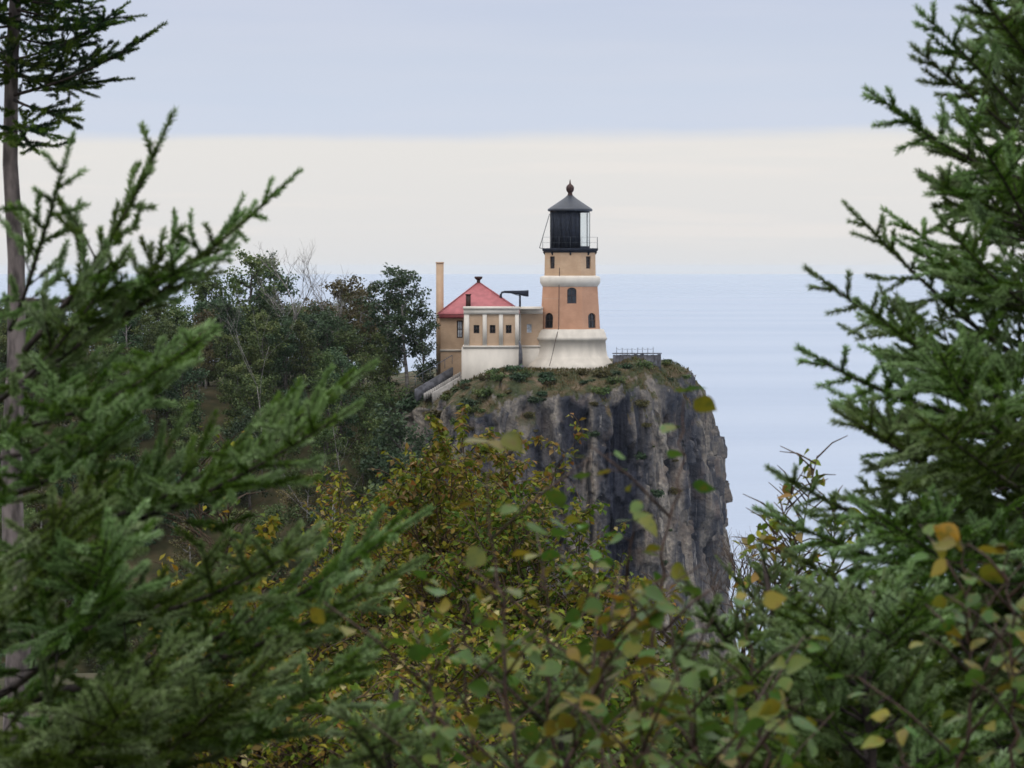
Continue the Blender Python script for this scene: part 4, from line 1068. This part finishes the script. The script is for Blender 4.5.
def bput(i, X, Y, s, label=None, lab=None):
    f = i not in bu; bu.add(i)
    put(bp_[i], f, X, Y, rnd.random()*6, s, label or (bk[i] if lab is None else bk[i].split(' bush')[0] + lab), 'bush', None if label else ('bushes on the cliff rim, ' if lab is None else 'scrub on the slope, ') + bk[i].split(' bush')[0], dz=-.1)
bput(1, ax(613, 326.8), 326.8, .75, 'dark bush at the right foot of the lighthouse plinth, before the dark wall')
bput(1, ax(497, 324), 324, 1.0, 'dark bush on the rim under the annex foundation')
for px, Yk, s_ in ((428, 329, 1.6), (419, 330, 1.8), (436, 331, 1.3), (410, 328, 1.7), (422, 325.5, 1.5), (440, 322, 1.3), (448, 319.5, 1.1), (458, 319, 1.0), (432, 320, 1.4), (424, 318, 1.5)):
    bput(rnd.choice((0, 1, 1)), ax(px, Yk), Yk, s_, None, ' scrub bush on the steep slope between forest and cliff')
for k in range(85):
    px = rnd.uniform(425, 676); Yk = rnd.uniform(317.2, 323.6)
    if 535 < px < 615 and Yk > 323: Yk -= 2.5
    bput(rnd.choice((0, 1, 1, 2, 2)), ax(px, Yk), Yk, rnd.choice((.3, .45, .6, .8, 1.05, 1.3))*rnd.uniform(.8, 1.1))
for k in range(9):
    px = rnd.uniform(655, 690); Yk = rnd.uniform(324, 333); bput(rnd.choice((0, 1)), ax(px, Yk), Yk, rnd.uniform(.4, .7))
for k in range(26):   # left flank and the slope beneath the trees
    px = rnd.uniform(330, 470); Yk = rnd.uniform(306, 324) if px < 420 else rnd.uniform(321, 326)
    X = ax(px, Yk); bput(rnd.choice((0, 1, 2)), X, Yk, rnd.uniform(.7, 1.5), None, None if px > 425 else ' scrub bush on the steep slope between forest and cliff')

# turf on the cliff top: blades nobody could count
n = 5200; P = []
while len(P) < n:
    X = rnd.uniform(-9, 17); Y = rnd.uniform(317.5, 334); h = HB.ray_cast(Vector((X, Y, 80)), Vector((0, 0, -1)))
    if h[0] and h[1].z > .45 and h[0].z > 34.5:
        if noise.noise((X*.35, Y*.35, 20)) > -.15 : P.append(h[0])
mb = MB(); P = np.array([tuple(p) for p in P]); D = unit(np.array([[0, 0, 1.]])+rng.normal(0, .45, (n, 3)))
scatter_leaves(mb, P, D, .34, .3, .3, .2, 0, 'quad')
m = leafy('cliff_turf', [(0, (.04, .052, .02)), (.4, (.075, .07, .028)), (.75, (.12, .082, .04)), (1, (.19, .135, .08))], .8, .2, .1, nscale=.5)
tag(mb.build('grass', m), 'rough green and brown grass on the cliff top', 'grass', None, 'stuff')

# ------------------------------------------------------------------ the air
HAZE = .00003
mb = MB(); mb.box(-26000, 26000, -26000, 26000, -7, 57.3)
m = bpy.data.materials.new('haze'); m.use_nodes = True; t = m.node_tree
for n_ in list(t.nodes):
    if n_.type != 'OUTPUT_MATERIAL': t.nodes.remove(n_)
pv = N(t, 'ShaderNodeVolumePrincipled'); pv.inputs['Density'].default_value = HAZE; pv.inputs['Color'].default_value = (.74, .77, .79, 1); pv.inputs['Anisotropy'].default_value = .1
t.links.new(pv.outputs[0], t.nodes['Material Output'].inputs['Volume'])
hz = mb.build('haze', m); tag(hz, kind='stuff', label='thin pale haze over the lake and headland', cat='haze')
